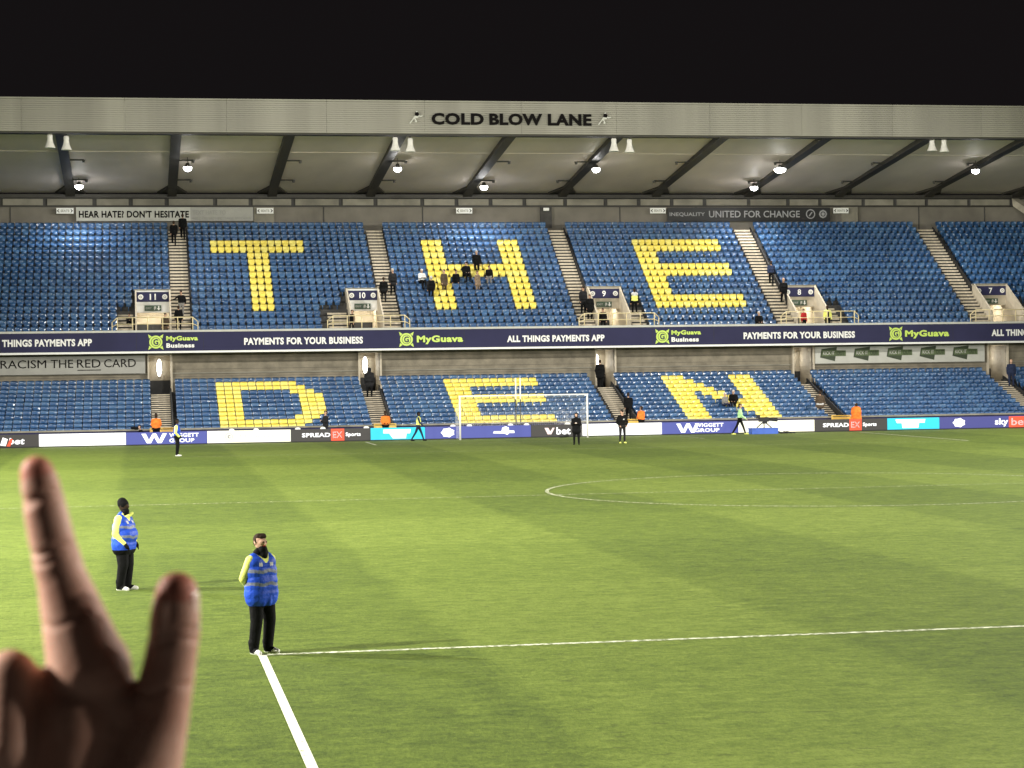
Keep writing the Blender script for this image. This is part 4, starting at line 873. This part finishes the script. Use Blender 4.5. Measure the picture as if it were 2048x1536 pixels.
for k in range(16):
    x0 = 15.2 + rng.random() * .9; mb.tube((x0, 105.0 + rng.random() * .3, .05 + .1 * rng.random()), (x0 + .25, 105.0 + rng.random() * .3, .03), .03, 5)
tag(mb.build('cable_heap', M['black']), 'heap of black cables on the grass right of the blue crate', 'cables', kind='stuff')
mb = MB().tube((2.25, 105.9, .03), (2.8, 105.9, .10), .07, 8); tag(mb.build('kit_bag', M['black']), 'small black bag lying in front of the dark board at the right goalpost', 'bag')

# ---------------------------------------------------------------- the viewer's raised hand
U_ = .72 / 4162.76                                    # metres per unit at 0.72 m
def hp(x, y, d=0): return ((x - 1024) * U_, (768 - y) * U_, d * U_ - .72)      # hand's own frame, metres
H = []; 
def hc(a, b, ra, rb, m='palm_skin'): H.append((hp(*a), hp(*b), ra * U_, rb * U_, m))
def skin_mat(name, rgb, red):
    m = bpy.data.materials.new(name); m.use_nodes = True; t = m.node_tree; N = t.nodes; L = t.links; p = N['Principled BSDF']
    p.inputs['Roughness'].default_value = .62; p.inputs['Specular IOR Level'].default_value = .35; p.inputs['Subsurface Weight'].default_value = .15; p.inputs['Subsurface Radius'].default_value = (1, .32, .18); p.inputs['Subsurface Scale'].default_value = .006
    tc = N.new('ShaderNodeTexCoord'); n = N.new('ShaderNodeTexNoise'); n.inputs['Scale'].default_value = 60; n.inputs['Detail'].default_value = 6; L.new(tc.outputs['Object'], n.inputs[0])
    r = N.new('ShaderNodeValToRGB'); r.color_ramp.elements[0].position = .3; r.color_ramp.elements[1].position = .7; r.color_ramp.elements[0].color = (*red, 1); r.color_ramp.elements[1].color = (*rgb, 1); L.new(n.outputs[0], r.inputs[0]); L.new(r.outputs[0], p.inputs['Base Color'])
    v = N.new('ShaderNodeTexNoise'); v.inputs['Scale'].default_value = 420; v.inputs['Detail'].default_value = 3; L.new(tc.outputs['Object'], v.inputs[0]); b = N.new('ShaderNodeBump'); b.inputs['Strength'].default_value = .25; b.inputs['Distance'].default_value = .0006
    L.new(v.outputs[0], b.inputs['Height']); L.new(b.outputs[0], p.inputs['Normal']); return m
CM['palm_skin'] = skin_mat('palm_skin', (.52, .30, .22), (.42, .21, .145)); CM['fingertip_skin'] = skin_mat('fingertip_skin', (.46, .18, .12), (.40, .13, .085)); CM['nail'] = mat('nail', (.62, .42, .36), .18, .05, 30)
# index finger
hc((74, 944), (80, 968), 35, 40, 'fingertip_skin'); hc((80, 968), (86, 1000), 40, 42); hc((86, 1000), (110, 1110), 43, 48); hc((110, 1110), (128, 1170), 50, 50); hc((128, 1170), (178, 1340), 54, 84)
hc((178, 1340, -10), (150, 1480, -30), 86, 110); hc((205, 1400, -20), (285, 1450, -10), 66, 64); hc((120, 1410, -15), (60, 1450, -5), 74, 74)
# palm
hc((150, 1440, -10), (120, 1640, -10), 105, 125); hc((225, 1475), (150, 1700), 62, 120); hc((60, 1480, -25), (60, 1700, -20), 100, 120); hc((-60, 1500, -25), (0, 1720, -15), 95, 115); hc((-150, 1540, -25), (-60, 1740, -15), 85, 110)
# thumb
hc((356, 1184, 14), (354, 1212, 12), 44, 48, 'fingertip_skin'); hc((354, 1212, 12), (350, 1265, 10), 49, 53); hc((350, 1265, 10), (340, 1330, 6), 52, 53); hc((340, 1330, 6), (318, 1440, 4), 54, 60); hc((318, 1440, 4), (272, 1560, 0), 62, 92); hc((272, 1560, 0), (150, 1780, 0), 95, 120)
# three folded fingers, tips turned back into the palm
for dx, dy, q in ((0, 0, 1.), (-96, 45, .96), (-182, 120, .85)):
    hc((70 + dx, 1440 + dy, -20), (30 + dx, 1346 + dy, 40), 64 * q, 54 * q); hc((30 + dx, 1346 + dy, 40), (34 + dx, 1480 + dy, 80), 54 * q, 50 * q); hc((34 + dx, 1480 + dy, 80), (50 + dx, 1580 + dy, 50), 49 * q, 42 * q); hc((20 + dx, 1440 + dy, 10), (20 + dx, 1640 + dy, 10), 70, 80)
# wrist and forearm
hc((40, 1740, -10), (20, 2080, -20), 150, 118); hc((-20, 1740, -10), (-10, 2080, -20), 130, 112); hc((10, 2080, -20), (-40, 2500, 0), 135, 160)
creases = [((86, 990), (.2, -1), 44, 1.0), ((80, 1003), (.2, -1), 44, .6), ((108, 1098), (.2, -1), 50, 1.2), ((112, 1116), (.2, -1), 50, .9), ((352, 1258), (.05, -1), 54, .8), ((346, 1276), (.05, -1), 54, 1.0), ((150, 1235), (.28, -1), 70, .5), ((334, 1372), (.15, -1), 60, .6)]
def disp(co, me):
    no = np.empty(len(co) * 3); me.vertices.foreach_get('normal', no); no = no.reshape(-1, 3)
    out = co.copy(); front = np.clip(no[:, 2] * 1.6 + .25, 0, 1)
    for (cx, cy), ax, rad, s in creases:
        c = np.array(hp(cx, cy)); d = np.array([ax[0], -ax[1] * -1 if False else ax[1], 0.]); d = np.array([ax[0], ax[1], 0.]); d[1] = -abs(d[1]); d /= np.linalg.norm(d)
        r = (co - c); along = r @ d + .0009 * np.sin(r[:, 0] * 420); lat = np.linalg.norm(r[:, :2] - np.outer(r @ d, d[:2]), axis=1)
        m = np.exp(-(along / .0011) ** 2) * (lat < rad * U_ * 1.25) * front
        out -= no * (m * .0010 * s)[:, None]
        m2 = np.exp(-((np.abs(along) - .0035) / .002) ** 2) * (lat < rad * U_ * 1.25) * front
        pass
    return out
hand = tag(empty('hand'), "viewer's raised hand in the foreground with forefinger and thumb spread apart", 'hand')
hand.matrix_world = Matrix.Translation(CP) @ ROT.to_4x4()
fuse('hand_skin', H, .0010, hand, smooth=22, disp=disp, n=24)
nl = MB(); n1, n2 = 7, 7
for sgn in (0, 1):                                     # thumbnail, curved plate on the right side of the thumb
    vs = []
    for j in range(n2):
        for i in range(n1):
            u = -1 + 2 * i / (n1 - 1); vv = j / (n2 - 1); w = 1 - (.35 * (vv > .8)); a = u * .75 * w - .15
            c = hp(354, 1178 + vv * 78, 12); rr = (46.5 + 1.2 * sgn) * U_ * (1 - .10 * (vv < .12))
            vs.append((c[0] + rr * math.cos(a), c[1], c[2] + rr * math.sin(a) - .0))
    nl.add(vs, [((j * n1 + i), (j * n1 + i + 1), ((j + 1) * n1 + i + 1), ((j + 1) * n1 + i))[::(-1 if sgn else 1)] for j in range(n2 - 1) for i in range(n1 - 1)])
nl.build('thumbnail', CM['nail'], hand, smooth=True)
